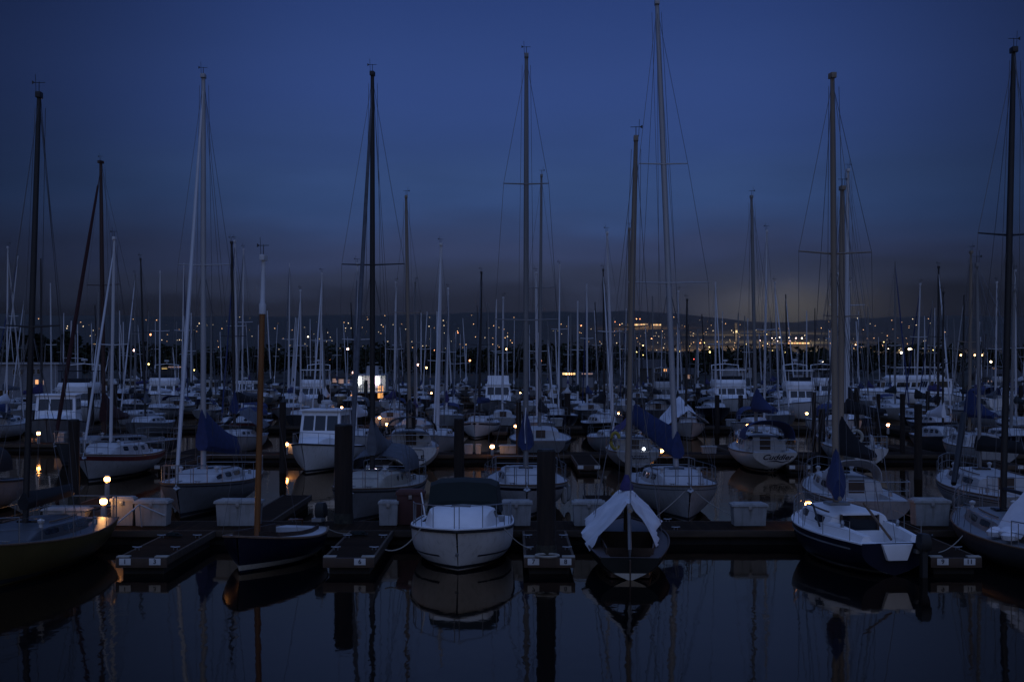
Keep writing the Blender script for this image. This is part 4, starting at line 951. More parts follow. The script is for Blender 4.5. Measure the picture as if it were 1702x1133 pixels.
ORD = 'first second third fourth fifth sixth seventh eighth ninth tenth eleventh twelfth thirteenth fourteenth fifteenth sixteenth seventeenth eighteenth nineteenth twentieth'.split() + ['twenty-' + o for o in 'first second third fourth fifth sixth seventh eighth ninth'.split()] + ['thirtieth'] + ['thirty-' + o for o in 'first second third fourth fifth sixth seventh eighth ninth'.split()]
COVERS = [('canvas_blue', 'blue'), ('canvas_black', 'black'), ('canvas_black', 'black'), ('canvas_grey', 'grey'), ('canvas_violet', 'violet'), ('canvas_green', 'green'), (None, None), ('tarp_white', 'white')]
HULLS = [('white_gelcoat', 'white')] * 5 + [('bright_gelcoat', 'white')] + [('grey_gelcoat', 'grey')] * 3 + [('slate_hull', 'slate')] * 2 + [('navy_gelcoat', 'navy'), ('cream', 'cream'), ('green_hull', 'green')]
PLAN = []          # (row, X, spec)
def plan_sail(pb, pt, yt, mc, prefer=None):
    want = prefer if prefer is not None else None
    best = None
    for i, (Y, _) in enumerate(ROWS):
        if i == 0 and gx(pb, Y) < -25.5: continue
        h = gz(yt, Y)
        if h < 7.5 or h > 17.5: continue
        X = gx(pb, Y)
        if not free(i, X): continue
        cost = abs(h - 12.4) + (0 if want is None else 3 * abs(i - want))
        if best is None or cost < best[0]: best = (cost, i, X, h)
    if best:
        _, i, X, h = best; SLOTS[i].append(X); PLAN.append((i, X, ('sail', pb, pt, h, mc)))
SPECIAL_MOTOR = [  # px, Y, kind, L, B, hull, label
 (95, 100, 'cruiser', 11, 3.6, 'grey_gelcoat', 'grey classic cabin cruiser with big windscreen, behind the lamp with the long reflection', .18),
 (128, 132, 'fly', 13, 4.3, 'white_gelcoat', 'white flybridge yacht under the large tree on the shore', .1),
 (271, 178, 'fly', 12.5, 4.2, 'white_gelcoat', 'white flybridge motor yacht below the green gantry lights, moored with its dark hard top', .1),
 (405, 177, 'cruiser', 11, 3.7, 'white_gelcoat', 'white wheelhouse boat with twin radar domes, beyond the dark masted sloop with grey tent', 0),
 (522, 158, 'fly', 11, 3.7, 'white_gelcoat', 'white sportfisher with bare tower, beyond the pilothouse cruiser', -.05),
 (828, 150, 'trawler', 12, 3.5, 'grey_gelcoat', 'grey trawler with three wheelhouse windows and a white box on top', 0),
 (1213, 158, 'fly', 14, 4.4, 'white_gelcoat', 'large white flybridge yacht, bow on below the long low shore building', 0),
 (1330, 142.5, 'fly', 10.5, 3.5, 'white_gelcoat', 'white motor yacht with three wide front windows beside the tall brown mast', 0),
 (1378, 178, 'fly', 12, 4, 'white_gelcoat', 'white yacht with long flat roof behind the thick pale mast', .1),
 (1395, 107.5, 'open', 8, 2.8, 'white_gelcoat', 'white day boat with blue canopy beyond the life ring sloop', .1)]
def mid_boats():
    for X, i in ((gx(390, 88), 0), (gx(1019, 88), 0), (gx(727, 88), 0), (gx(1140, 107.5), 1), (gx(612, 192), 6), (gx(173, 81), 0)): SLOTS[i].append(X)
    for px, Y, kind, L, B, hm, lab, dr in SPECIAL_MOTOR:
        i = min(range(len(ROWS)), key=lambda k: abs(ROWS[k][0] - Y)); SLOTS[i].append(gx(px, Y))
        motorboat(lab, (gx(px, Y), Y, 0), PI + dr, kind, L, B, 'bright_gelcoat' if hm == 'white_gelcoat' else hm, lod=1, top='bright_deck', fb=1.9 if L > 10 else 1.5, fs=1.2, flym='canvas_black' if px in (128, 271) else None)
    for pt, yt, pb, mc in AUTO: plan_sail(pb, pt, yt, mc)
    # boats that fill the other slips
    rr = random.Random(5)
    for i, (Y, _) in enumerate(ROWS):
        w = .36 * Y + 1; x = -w; 
        keep = (.95, .95, .9, .85, .8, .75, .7, .6, .5, .4, .4, .5)[i]
        while x < w:
            px = CX + x * F / Y
            if i == 0 and x < -25.5: x += 2; continue
            if free(i, x, 3.9 if i < 3 else 3.25) and rr.random() < keep and not (px > 1560 and 2 <= i <= 5):
                SLOTS[i].append(x)
                if rr.random() < (.4 if i < 2 else .28 if i < 5 else .22):
                    PLAN.append((i, x, ('motor', rr.choice(['cruiser', 'open', 'open', 'fly' if i > 4 else 'open', 'open']))))
                else:
                    yt = rr.triangular(465, 592, 545) if i > 2 else rr.uniform(470, 540); h = min(13.5, max(7.5, gz(yt, Y)))
                    PLAN.append((i, x, ('sail', px, px + rr.uniform(-8, 8), h, rr.choice('wwggd'))))
            x += rr.uniform(3.9, 5.0) if i < 3 else rr.uniform(3.3, 4.3)
    PLAN.sort(key=lambda q: (q[0], q[1]))
    cnt = {}
    for i, X, sp in PLAN:
        Y, where = ROWS[i]; cnt[(i, sp[0])] = k = cnt.get((i, sp[0]), -1) + 1
        jY = Y + rr.uniform(-.5, .5); lod = 1 if i < 3 else 2
        bow = rr.random() < .55; rz = (PI if bow else 0) + rr.uniform(-.08, .08)
        hm, hn = rr.choice(HULLS)
        if sp[0] == 'sail':
            _, pb, pt, h, mc = sp; mm, mn = MASTM[mc]; cv, cn = rr.choice(COVERS)
            L = min(11.5, max(7, h * .72)); B = L * .32
            ym = -L / 2 + L * .58
            lab = f'{hn} sloop, {mn} mast' + (f', {cn} sail cover' if cv else ', bare boom') + f', {ORD[k]} sloop from left, {where}'
            c_ = math.cos(rz); loc = (X + math.sin(rz) * ym, jY - c_ * ym, 0)
            far = dict(spreaders=[(rr.uniform(.45, .58), rr.uniform(.6, .95))] if rr.random() < (.92 if i < 5 else .5) else [], stays=i < 5, wr=.009, backstay=i < 4)
            jib = rr.choice([None, None, 'mast_white', 'canvas_blue', 'canvas_grey']) if i < 6 else None
            bz = 2.1 + .02 * L + (.3 if h > 12 else 0)
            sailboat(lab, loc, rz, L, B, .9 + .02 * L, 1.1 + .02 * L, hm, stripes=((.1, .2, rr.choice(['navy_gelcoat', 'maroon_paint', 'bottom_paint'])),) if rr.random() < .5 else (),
                     cabin=(.28, .78, .66, rr.uniform(.38, .6), .3), cockpit=(.05, .26, .55, .4), lod=lod, group='sloops moored in the rows behind', rail=lod < 2,
                     mast=dict(h=h, lean=(gx(pt, Y) - gx(pb, Y)) * c_, y=ym, m=mm, r=rr.uniform(.06, .115) * (1 if i < 3 else 1.05), jib=jib, jr=.06, vane=i < 3, boom=(bz, L * .38, rr.uniform(-.15, .15), cv, rr.uniform(.35, 1.1), rr.uniform(.15, .25)), **far),
                     dodger=(-L * .36, -L * .12, B * .36, .6, 1.35 + .02 * L, rr.choice(['canvas_blue', 'canvas_black', 'canvas_grey']), dict(front_drop=.35, rows=4, n=8)) if rr.random() < .4 else None)
        else:
            kind = sp[1]; L = rr.uniform(5.5, 8) if i < 5 else rr.uniform(6.5, 9.5)
            kn = {'cruiser': 'cabin cruiser', 'open': 'day boat', 'fly': 'flybridge cruiser'}[kind]; fm, fn = rr.choice([('canvas_blue', 'blue'), ('canvas_black', 'black'), ('canvas_grey', 'grey'), ('tarp_white', 'white')])
            lab = f'{hn} {kn}' + (f', {fn} canopy' if kind == 'open' else '') + f', {ORD[k]} motorboat from left, {where}'
            motorboat(lab, (X, jY, 0), rz, kind, L, L * .34, hm, lod=lod, group='motorboats moored in the rows behind', fb=1.2 + .05 * (L - 6), fs=.9 + .03 * (L - 6), flym=fm)

# ------------------------------------------------------------------ docks
def docks():
    main_dock(43.3, 45.8, -46, 40, 'near timber walkway joining the closest finger docks')
    fx = [(-9.68, 'near finger dock with white slip numbers 1 and 3, beside the olive sloop', ((-.42, '1'), (.36, '3'))), (-4.27, 'near finger dock with slip number 6, between navy catboat and white cuddy boat', ((.3, '6'),)),
          (.98, 'near finger dock with a pile and pale hoop at its end', ((-.42, '7'), (.42, '8'))), (11.6, 'near finger dock with slip numbers 9 and 11, right of the navy pocket sailboat', ((-.36, '9'), (.34, '11')))]
    for x, lab, pl in fx: finger(x, 37.2, 43.2, lab, 1.2, pl)
    f3 = [o for o in COL.objects if o.name.startswith('finger_dock')][2]
    MB().tube([Vector((-.06 + .3 * math.cos(a), -2.98 + .3 * math.sin(a) + .9 - .9, DZ + .05)) for a in [k * PI / 8 for k in range(17)]], .035, 6).build('pile_hoop', 'buoy_grey', f3)
    for k, x in enumerate((-15.2, -8.3, 3.3, 14.8)):
        finger(x, 45.95, 55, ['finger dock under the far lamp of the left corner', 'finger dock behind the near walkway, left of the cream cabined sloop', 'finger dock between the two tallest masted white sloops', 'finger dock beside the sloop with brown mast and black cover'][k], 1.0, group='finger docks behind the near walkway', detail=False)
    for k, Y in enumerate(WALKS):
        w = .4 * Y + 12
        if k == 0: main_dock(90, 92.2, -60, -25, 'short walkway at far left carrying the lamp with long reflection')
        main_dock(Y, Y + 2.4, -w if k else -23.5, w if not 1 < k < 4 else gx(1560, Y), ['second', 'third', 'fourth', 'fifth', 'sixth', 'seventh'][k] + ' floating walkway back from the open water')
        for side in (-1, 1):
            n = 0; x = -w + 4
            while x < w:
                px = CX + x * F / Y
                if k == 0 and x < -26: x += 10.6; continue
                if -60 < px < 1760 and not (px > 1560 and 1 < k < 4):
                    a, b = (Y - 8.2, Y - .1) if side < 0 else (Y + 2.5, Y + 10)
                    if k == 0 and side < 0: xx = 3.85 + round((x - 3.85) / 10.6) * 10.6
                    else: xx = x
                    n += 1
                    f = finger(xx, a, b, f'finger dock, {ORD[n - 1]} from left, {"near" if side < 0 else "far"} side of {["second", "third", "fourth", "fifth", "sixth", "seventh"][k]} walkway', 1.0, (), 'finger docks of the far walkways', False)
                    if k == 0 and side < 0:
                        for s in (-1, 1): MB().box((s * .42, -4.15, DZ - .1), (.28, .02, .17)).build('number_plate', 'plate', f)
                x += 10.6
PL = [(571, 45.2, 706, 'thick dark pile between catboat and cuddy boat, tallest looking of the near ones', .29), (908, 37.75, 748, 'dark pile rising from the hooped end of the near finger dock', .255), (763, 52.8, 696, 'dark pile directly behind the green canvas top', .19), (123, 51.5, 698, 'dark pile left of the maroon striped sloop', .2),
      (470, 72, 668, 'slim dark pile left of the pilothouse cruiser', .18), (683, 79.2, 672, 'dark round topped pile behind the black bimini', .28), (1366, 80, 680, 'dark pile between the script named sloop and the life ring sloop', .2), (1500, 80.5, 655, 'tall thin dark pile left of the lone bright lamp at right', .15), (1526, 68, 672, 'thick dark pile right of the lone bright lamp at right', .2),
      (1542, 118, 650, 'thin dark pile beyond the thick one at right', .16), (1192, 113, 657, 'dark pile left of the large white flybridge yacht', .2), (1231, 113, 657, 'dark pile right of the large white flybridge yacht', .2), (1068, 100, 672, 'dark pile beyond the violet awning', .18), (1353, 105, 652, 'slim dark pile below the wide windowed motor yacht', .17), (1460, 113, 655, 'short dark pile before the long white yacht', .16),
      (862, 79.6, 668, 'dark pile left of the upright blue sail cover', .16), (1424, 90, 645, 'slim dark pile behind the life ring sloop', .17), (545, 145, 640, 'dark pile beyond the pilothouse cruiser', .16), (608, 170, 632, 'dark pile in front of the brightly lit houseboat', .22), (402, 130, 655, 'dark pile beside the wheelhouse boat', .16), (1610, 150, 640, 'dark pile before the white stern at far right', .2), (1697, 170, 640, 'dark pile at the right edge of the far basin', .3)]
def piles():
    for px, Y, yt, lab, r in PL: pile(px, Y, yt, lab, r)
    for px, Y, yt, lab in ((943, 120, 651, 'grey pile with white cone cap beyond the upright blue cover'), (1160, 175, 643, 'far pile with white cone cap left of the large flybridge yacht'), (190, 130, 636, 'white capped pile beside the maroon mast'), (151, 120, 641, 'pale pile with white cone cap under the flybridge yacht'), (990, 200, 636, 'far thin pile with white cone cap by the lit sheds')):
        pile(px, Y, yt, lab, .28 if px != 990 else .2, 'deck_white')
LAMPS = [(172, 833, 1.25, 'lit dock lamp at the head of the numbered finger beside the olive sloop', 43.9), (178, 796, 1.2, 'lit dock lamp against the maroon striped sloop, upper of a close pair', None), (1343, 838, 1.1, 'lit dock lamp at the bow of the navy pocket sailboat', 44.6), (64, 720, 1.1, 'lit dock lamp with the long golden reflection', 90.25), (818, 742, 1.1, 'lit dock lamp between two white boxes behind the green canvas boat', 79.0), (1099, 749, 1.15, 'lit dock lamp right of the violet awning', 79.2),
         (1476, 706, 1.1, 'lit dock lamp alone between the dark piles at right', None), (1341, 687, 1.1, 'lit dock lamp left of the tall brown mast, far walkway', None), (1027, 687, 1.1, 'small lit lamp above the violet awning', None), (857, 708, 1.1, 'lit lamp left of the upright blue sail cover', None), (865, 653, 1.1, 'distant lit lamp right of the grey trawler', None), (568, 677, 1.1, 'lit lamp reflected in open water left of the bright houseboat', None), (631, 694, 1.1, 'upper lamp of two right of the furled dark jib', None), (643, 705, 1.1, 'lower lamp of two right of the furled dark jib', None), (717, 653, 1.1, 'distant lit lamp left of the thick white mast', None), (476, 738, 1.1, 'lit dock lamp between the slim pile and the pilothouse cruiser', 79.6), (1243, 707, 1.1, 'lit dock lamp left of the upright navy sail cover', None)]
def lamps():
    for px, py, z, lab, Y in LAMPS: dock_lamp(px, py, lab, z, Y=Y)
    for px, wpx, hpx, lab in ((255, 58, 44, 'white dock box at the head of the numbered left finger, whitest of all'), (112, 76, 30, 'long low dock box glowing in lamplight behind the olive sloop'), (206, 40, 48, 'pale dock box just right of the left near lamp'), (398, 78, 44, 'wide stained dock box left of the varnished mast'), (646, 34, 42, 'streaked dock box beside the dark red locker'), (858, 54, 42, 'grey white dock box right of the cuddy boat'), (978, 56, 42, 'dock box half hidden by the white tent tarp'), (1244, 60, 38, 'white dock box standing alone on the open walkway'), (1545, 62, 45, 'stained dock box right of the navy pocket sailboat')):
        dock_box(px, 44.6, wpx, hpx, lab)
    dock_box(683, 44.9, 48, 58, 'dark red upright locker left of the green canvas top', 'locker_red')
    for px, Y, w, h, lab in ((779, 79.9, 15, 17, 'lit white dock box behind the middle pile'), (795, 79.9, 10, 17, 'narrow lamplit dock box left of the middle lamp'), (845, 80.2, 32, 15, 'low dock box right of the middle lamp'), (1178, 80.3, 26, 13, 'long dock box behind the tallest masted sloop'), (1238, 80.3, 20, 13, 'dock box left of the navy dodger'), (925, 115.6, 22, 14, 'white dock box beyond the upright blue sail cover'), (1350, 115.6, 22, 14, 'white dock box beyond the dark pile, third walkway'), (100, 91.2, 18, 18, 'pale dock box right of the lamp with long reflection'), (1215, 115.6, 18, 12, 'dock box between the twin dark piles'), (700, 115.6, 20, 13, 'dock box beyond the black bimini'), (488, 80.2, 24, 17, 'lamplit dock box left of the pilothouse cruiser')):
        dock_box(px, Y, w, h, lab, group='dock boxes on the far walkways')
    # mooring lines of the near row
    rope([(gx(700, 38.3), 38.3, 1.1), (gx(640, 38.2), 38.2, .52)], 'pale mooring line from the cuddy bow to the left finger', .22, .018)
    rope([(gx(838, 38.6), 38.6, 1.05), (gx(884, 38.4), 38.4, .52)], 'mooring line from the cuddy boat to the hooped finger', .1)
    rope([(gx(541, 41.5), 41.5, .75), (gx(590, 42.3), 42.3, .5)], 'mooring line from the catboat stern to its finger', .1)
    rope([(gx(1143, 49.3), 49.3, 1.2), (gx(1085, 46.0), 46.0, .5)], 'dark mooring line from the tallest masted sloop to the walkway', .05)
    rope([(gx(1150, 49.3), 49.3, 1.2), (gx(1235, 46.0), 46.0, .5)], 'mooring line from the tallest masted sloop toward the lone dock box', .15)
    rope([(gx(1600, 38.6), 38.6, .85), (gx(1560, 37.8), 37.8, .5)], 'mooring line from the dark grey sloop to the numbered finger', .08)
    t = thing('frame_stand', 'white tubular frame leaning across the dock by the whitest dock box', 'frame', (gx(226, 43.9), 43.9, DZ), .2)
    MB().tube([(-.75, -.2, .0), (.1, .0, .72), (.85, .15, .35)], .03, 6).build('rail', 'deck_white', t); MB().tube([(.1, 0, .72), (.15, .3, 0)], .025, 6).build('leg', 'deck_white', t)
    for x, y, lab in ((-9.9, 41.6, 'coiled hose on the numbered finger beside the olive sloop'), (-4.5, 41.9, 'coiled hose on the finger beside the navy catboat'), (12.0, 41.4, 'coiled hose on the finger right of the navy pocket sailboat')):
        mb = MB(); mb.tube([Vector(((.2 + .05 * math.sin(k * .7)) * math.cos(k * .55), (.2 + .05 * math.sin(k * .7)) * math.sin(k * .55), .03 + .0018 * k)) for k in range(46)], .016, 5)
        tag(mb.build('coiled_hose', 'canvas_green', loc=(x, y, DZ)), lab, 'hose', 'coiled hoses on the near fingers')
    # small floating things
    d = thing('rowing_dinghy', 'upturned dark dinghy on the walkway behind the near lamp', 'dinghy', (gx(190, 45.2), 45.0, DZ), PI / 2, None)
    mb = MB(); mb.loft([[Vector((w * math.cos(a), y, h * math.sin(a))) for a in [k * PI / 8 for k in range(9)]] for y, w, h in ((-1.1, .45, .42), (-.6, .55, .46), (0, .6, .48), (.6, .5, .42), (1.0, .25, .3), (1.15, .06, .2))], closed=True); mb.build('hull', 'canvas_black', d)
    MB().tube([(0, -1.1, .44), (0, 0, .5), (0, 1.1, .28)], .03, 5).build('keel_strip', 'dark_wood', d)

# ------------------------------------------------------------------ far basin and shore
def lit_houseboat():
    Y = 186.0; X = gx(615, Y); s = Y / F
    r = thing('houseboat', 'two deck houseboat with brightly lit white upper deck and brown lower cabin', 'houseboat', (X, Y, 0), 0)
    W = 48 * s; z0 = .5; z1 = gz(651, Y); z2 = gz(623, Y)
    MB().loft([[Vector((sx * W / 2 * k, y, z)) for sx, y in ((-1, -3), (1, -3), (1, 6), (.5, 7.5), (-.5, 7.5), (-1, 6))] for k, z in ((.9, -.3), (1, .5), (1, .75))]).build('hull', 'house_grey', r)
    MB().box((0, 2, (z0 + z1) / 2 + .1), (W * .86, 7, z1 - z0 - .2)).build('lower_cabin', 'dark_wood', r)
    MB().box((0, 1.2, z1), (W * 1.0, 9, .18)).build('upper_deck', 'deck_white', r)
    MB().box((.1, 3.4, (z1 + z2) / 2), (W * .96, 4.4, z2 - z1 - .1)).build('upper_cabin', 'house_pale', r)
    MB().box((0, 1.0, z2), (W * 1.03, 9, .14)).build('roof', 'deck_white', r)
    for x in (-.48, -.16, .16, .48): MB().box((x * W, -3.1, (z1 + z2) / 2), (.12, .12, z2 - z1)).build('post', 'deck_white', r)
    mb = MB()
    for z in (.45, .95): mb.tube([(-W * .48, -3.1, z1 + z), (W * .48, -3.1, z1 + z)], .05, 5)
    for k in range(13): x = -W * .48 + W * .96 * k / 12; mb.tube([(x, -3.1, z1), (x, -3.1, z1 + .95)], .03, 4)
    mb.build('railing', 'deck_white', r)
    for x, m in ((-.4, 'tube_white'), (.19, 'tube_pink'), (.24, 'tube_white')): MB().tube([(x * W, .9, z1 + .9), (x * W, .9, z2 - .3)], .09, 6).build('fluorescent_tube', m, r)
    MB().box((0, .4, z1 + .25), (W * .7, .6, .1)).build('bench', 'deck_white', r)
    MB().box((W * .1, -.2, z2 + .6), (1.6, 1.4, 1.2), top=(.9, .8)).build('pilot_box', 'house_pale', r)
    MB().tube([(0, 0, z2), (0, 0, z2 + 3)], .05, 5).build('signal_mast', 'alloy', r)
    MB().box((W * .4, -1.52, 1.9), (.7, .06, 1.6)).build('lit_door', 'window_warm', r)
    for k, z in enumerate((.9, 1.5)): MB().box((-W * .55, -1.6, z1 - .5 - k * .4), (.5, .3, .35)).build('lantern', 'window_warm', r)
    L = bpy.data.lights.new('deck_light', 'POINT'); L.energy = 55; L.color = (.95, 1, .95); L.shadow_soft_size = .4
    o = bpy.data.objects.new('deck_light', L); COL.objects.link(o); o.parent = r; o.location = (0, -1.6, z2 - .5)
def building(label, px0, px1, pyb, pyt, Y, m, roof='flat', wins=(), depth=9, name='shore_house', cat='house', group=None, trim=None):
    X0, X1 = gx(px0, Y), gx(px1, Y); zb = land_z((X0 + X1) / 2, Y + 1) - .3 if pyb is None else gz(pyb, Y); zt = gz(pyt, Y)
    r = thing(name, label, cat, ((X0 + X1) / 2, Y, zb), 0, group); W = X1 - X0; h = zt - zb
    MB().box((0, depth / 2, h / 2), (W, depth, h)).build('wall', m, r, smooth=False)
    if roof == 'flat': MB().box((0, depth / 2, h + .1), (W * 1.05, depth * 1.06, .25)).build('roof', trim or 'roof_dark', r, smooth=False)
    else:
        rh = roof; MB().loft([[(-W * .53, -.4, h), (W * .53, -.4, h), (W * .53, depth + .4, h), (-W * .53, depth + .4, h)], [(-W * .5, depth * .45, h + rh), (W * .5, depth * .45, h + rh), (W * .5, depth * .55, h + rh), (-W * .5, depth * .55, h + rh)]]).build('roof', 'roof_dark', r, smooth=False)
    for (wx0, wx1, wy0, wy1, mm) in wins:
        a, b, c, d = gx(wx0, Y) - (X0 + X1) / 2, gx(wx1, Y) - (X0 + X1) / 2, gz(wy1, Y) - zb, gz(wy0, Y) - zb
        o = MB().box(((a + b) / 2, -.03, (c + d) / 2), (b - a, .1, d - c)).build('window', mm, r, smooth=False)
        MB().loft([[(x, -.06 + dy, z) for x, z in ((a - .08, c - .08), (b + .08, c - .08), (b + .08, d + .08), (a - .08, d + .08))] for dy in (0, .04)]).build('frame', 'house_pale', o, smooth=False)
    return r
def shore():
    lit_houseboat()
    G = 'glass_dark'
    # two storey houseboat, left edge
    building('grey two storey houseboat with two orange lit windows, left of the flybridge yacht', -30, 96, 668, 605, 176, 'house_grey', 'flat', [(22, 28, 614, 622, G), (32, 38, 614, 622, G), (53, 58, 613, 621, G), (62, 67, 613, 621, G), (51, 55, 631, 638, 'window_warm'), (59, 64, 631, 638, 'window_warm'), (70, 73, 632, 639, 'window_dim'), (8, 16, 648, 660, G), (0, 5, 648, 660, G)], 10, 'houseboat', 'houseboat', trim='house_pale')
    # long white yacht and white sterns at right
    for px, Y, L, B, kind, lab, rz in ((1500, 196, 22, 4.6, 'fly', 'long white yacht lying broadside at right', PI / 2), (1545, 186, 11, 3.4, 'cruiser', 'white cruiser with a long low cabin beside the long yacht', PI / 2 + .1), (1622, 168, 9, 3.2, 'open', 'white powerboat stern on in the open basin at right', .3), (1692, 172, 9, 3.2, 'open', 'white powerboat at the right edge of the far basin', .6)):
        motorboat(lab, (gx(px, Y), Y, 0), rz, kind, L, B, 'bright_gelcoat', lod=1, top='bright_deck', fb=2.0, fs=1.5)
    # lit sheds, houses
    building('grey green shed under a bright orange light bar', 935, 957, 644, 626, 330, 'house_grey', 'flat', [(935, 956, 619.4, 622.6, 'window_gold'), (940, 952, 620, 622.4, 'far_orange')], 4, 'dock_shed', 'shed')
    building('grey green shed with dim yellow lights, right of the orange lit shed', 967, 986, 644, 626, 330, 'house_grey', 'flat', [(967, 985, 620, 622, 'window_dim')], 4, 'dock_shed', 'shed')
    building('dark waterside house with white porch frames and one red lit window', 1058, 1108, None, 612, 345, 'house_dark', 2.2, [(1103, 1108, 613, 617, 'window_warm'), (1096, 1101, 611, 618, G), (1086, 1092, 611, 618, G), (1075, 1080, 644, 650, 'window_dim')])
    building('dark gabled house with two orange lit windows beside the leaning tall mast', 1112, 1162, None, 622, 350, 'house_dark', 1.6, [(1132, 1137, 638, 644, 'window_warm'), (1143, 1147, 622.5, 629, 'window_dim'), (1124, 1130, 640, 650, G), (1150, 1155, 624, 630, G)])
    building('low dark house with pale eaves, left of the large flybridge yacht', 1128, 1163, 642, 618, 372, 'house_dark', 'flat', [(1140, 1146, 622, 630, G)], trim='house_pale')
    building('long low pale building with a row of dark windows above the flybridge yacht', 1196, 1250, None, 613, 380, 'house_pale', 'flat', [(1228, 1232, 614.6, 619, G), (1234, 1238, 614.6, 619, G), (1240, 1244, 614.6, 619, G)], trim='deck_white')
    building('dark boathouse with a pale door right of the white masts', 1308, 1344, None, 622, 360, 'house_dark', 'flat', [(1320, 1334, 623, 634, 'house_pale')])
    building('dark shore house with dim yellow windows at the right edge', 1634, 1702, None, 627, 350, 'house_dark', 2.0, [(1640, 1643, 632, 638, 'window_dim'), (1647, 1650, 632, 638, 'window_dim'), (1660, 1666, 631, 638, G)])
    building('dark block with three rose lit windows at the far right', 1640, 1700, None, 600, 420, 'house_dark', 1.5, [(1649, 1653, 609, 615, 'window_dim'), (1655, 1658, 610, 615, 'window_dim'), (1680, 1684, 608, 616, 'window_dim')])
    building('dark warehouse with yellow gantry lights at left', 262, 302, None, 612, 380, 'house_dark', 'flat', [(269, 278, 610.5, 613.5, 'window_gold'), (280, 301, 609, 611, 'window_dim')], name='warehouse', cat='warehouse')
    building('low pale harbour office with cream lit front, left of the bright houseboat', 552, 592, None, 628, 340, 'house_grey', 'flat', [(553, 560, 629, 636, 'window_dim'), (563, 571, 630, 637, 'window_dim'), (577, 581, 631, 638, 'window_dim')], name='harbour_office', cat='office')
    for k, (a, b, yb, yt, Y, lab) in enumerate(((1043, 1078, 545, 538.6, 3000, 'long lit terrace of yellow windows high on the hill, left of the pair'), (1083, 1100, 545, 538.6, 3000, 'short lit terrace of yellow windows high on the hill, right of the pair'), (1309, 1347, 582, 569, 1500, 'long low hall with glowing orange strip below the floodlights'))):
        Yh = on_hill((a + b) / 2, yb) or Y
        building(lab, a, b, yb + 6, yt - 1.5, Yh, 'hill_house', 'flat', [(a + 1 + (b - a - 2) * i / 8, a + 1 + (b - a - 2) * (i + .8) / 8, yt, yt + 2.2, ['window_gold', 'window_warm', 'window_dim'][(i * 5 + k) % 3] if k < 2 else ['window_warm', 'window_gold'][i % 2]) for i in range(8)], 20, 'hillside_building', 'building')
    Yh = on_hill(1224, 566) or 2000
    building('slender lit bell tower above the town', 1222, 1227, 572, 548, Yh, 'hill_house', 8.0, [(1222.8, 1226.2, 549, 553, 'window_gold')], 9, 'bell_tower', 'tower')
    for k, (a, b, yb, yt) in enumerate(((1217, 1236, 592, 585), (1244, 1268, 592, 580), (1106, 1120, 592, 583), (1128, 1146, 596, 587), (1366, 1390, 602, 592), (1340, 1362, 596, 586), (1440, 1466, 606, 596), (1472, 1488, 604, 595), (1270, 1290, 600, 588), (1398, 1420, 598, 589))):
        Yh = on_hill((a + b) / 2, yb, 420) or 900
        building(f'pale blocky town building on the lower slope, {ORD[k]} of ten from left' if False else ['pale low hall left of the bell tower foot', 'wide pale town block under the bell tower', 'small pale block left of the red sign lights', 'pale block by the green and pink signs', 'long pale roofed block below the stadium lights', 'grey block under the glowing orange hall', 'pale block in the lights right of the brown mast', 'small town block among the white lamps at right', 'grey town block left of the orange hall', 'town block between the two thick masts'][k], a, b, yb + 4, yt, Yh, 'hill_house', 'flat', [], 18, 'town_building', 'building')
    # lamps on the shore
    posts = [(223, 582, 'far_pink'), (247, 605, 'far_yellow'), (284, 611, 'far_pink'), (292, 611, 'far_pink'), (322, 615, 'far_yellow'), (547, 598, 'far_orange'), (548, 611, 'far_pink'), (587, 619, 'far_pink'), (578, 580, 'far_pink'), (695, 606, 'far_pink'), (709, 611, 'far_warm'), (851, 612, 'far_warm'), (942, 580, 'far_warm'), (842, 580, 'far_warm'), (781, 599, 'far_orange'), (899, 599, 'far_orange'), (1176, 594, 'far_yellow'), (1180, 585, 'far_yellow'), (1367, 600, 'far_white'), (1490, 597, 'far_warm'), (1498, 586, 'far_white'), (1511, 580, 'far_white'), (1515, 580, 'far_white'), (1525, 589, 'far_white'), (1597, 590, 'far_warm'), (1620, 590, 'far_warm'), (1632, 590, 'far_warm'), (1647, 601, 'far_white'), (127, 560.8, 'far_orange'), (250, 556, 'far_orange')]
    cn = {'far_pink': 'rose white', 'far_yellow': 'yellow', 'far_orange': 'orange', 'far_warm': 'warm', 'far_white': 'white'}; cnt = {}
    for px, py, c in posts:
        Y = 388 + (px * 7 % 40); X = gx(px, Y); zb = land_z(X, Y); z = gz(py, Y); k = cnt[c] = cnt.get(c, -1) + 1
        r = thing('street_lamp', f'{cn[c]} street lamp on the far shore, {ORD[k]} of its colour from left', 'street lamp', (X, Y, zb), 0, 'street lamps along the far shore')
        h = z - zb; MB().tube([(0, 0, 0), (0, 0, h)], [.12, .07], 5).build('post', 'alloy_dull', r)
        q = .31 if c in ('far_pink', 'far_white') else .27
        MB().lathe([(.02, -q), (q * .75, -q * .66), (q, 0), (q * .75, q * .66), (.02, q)], (0, 0, h), 8).build('lantern', c, r)

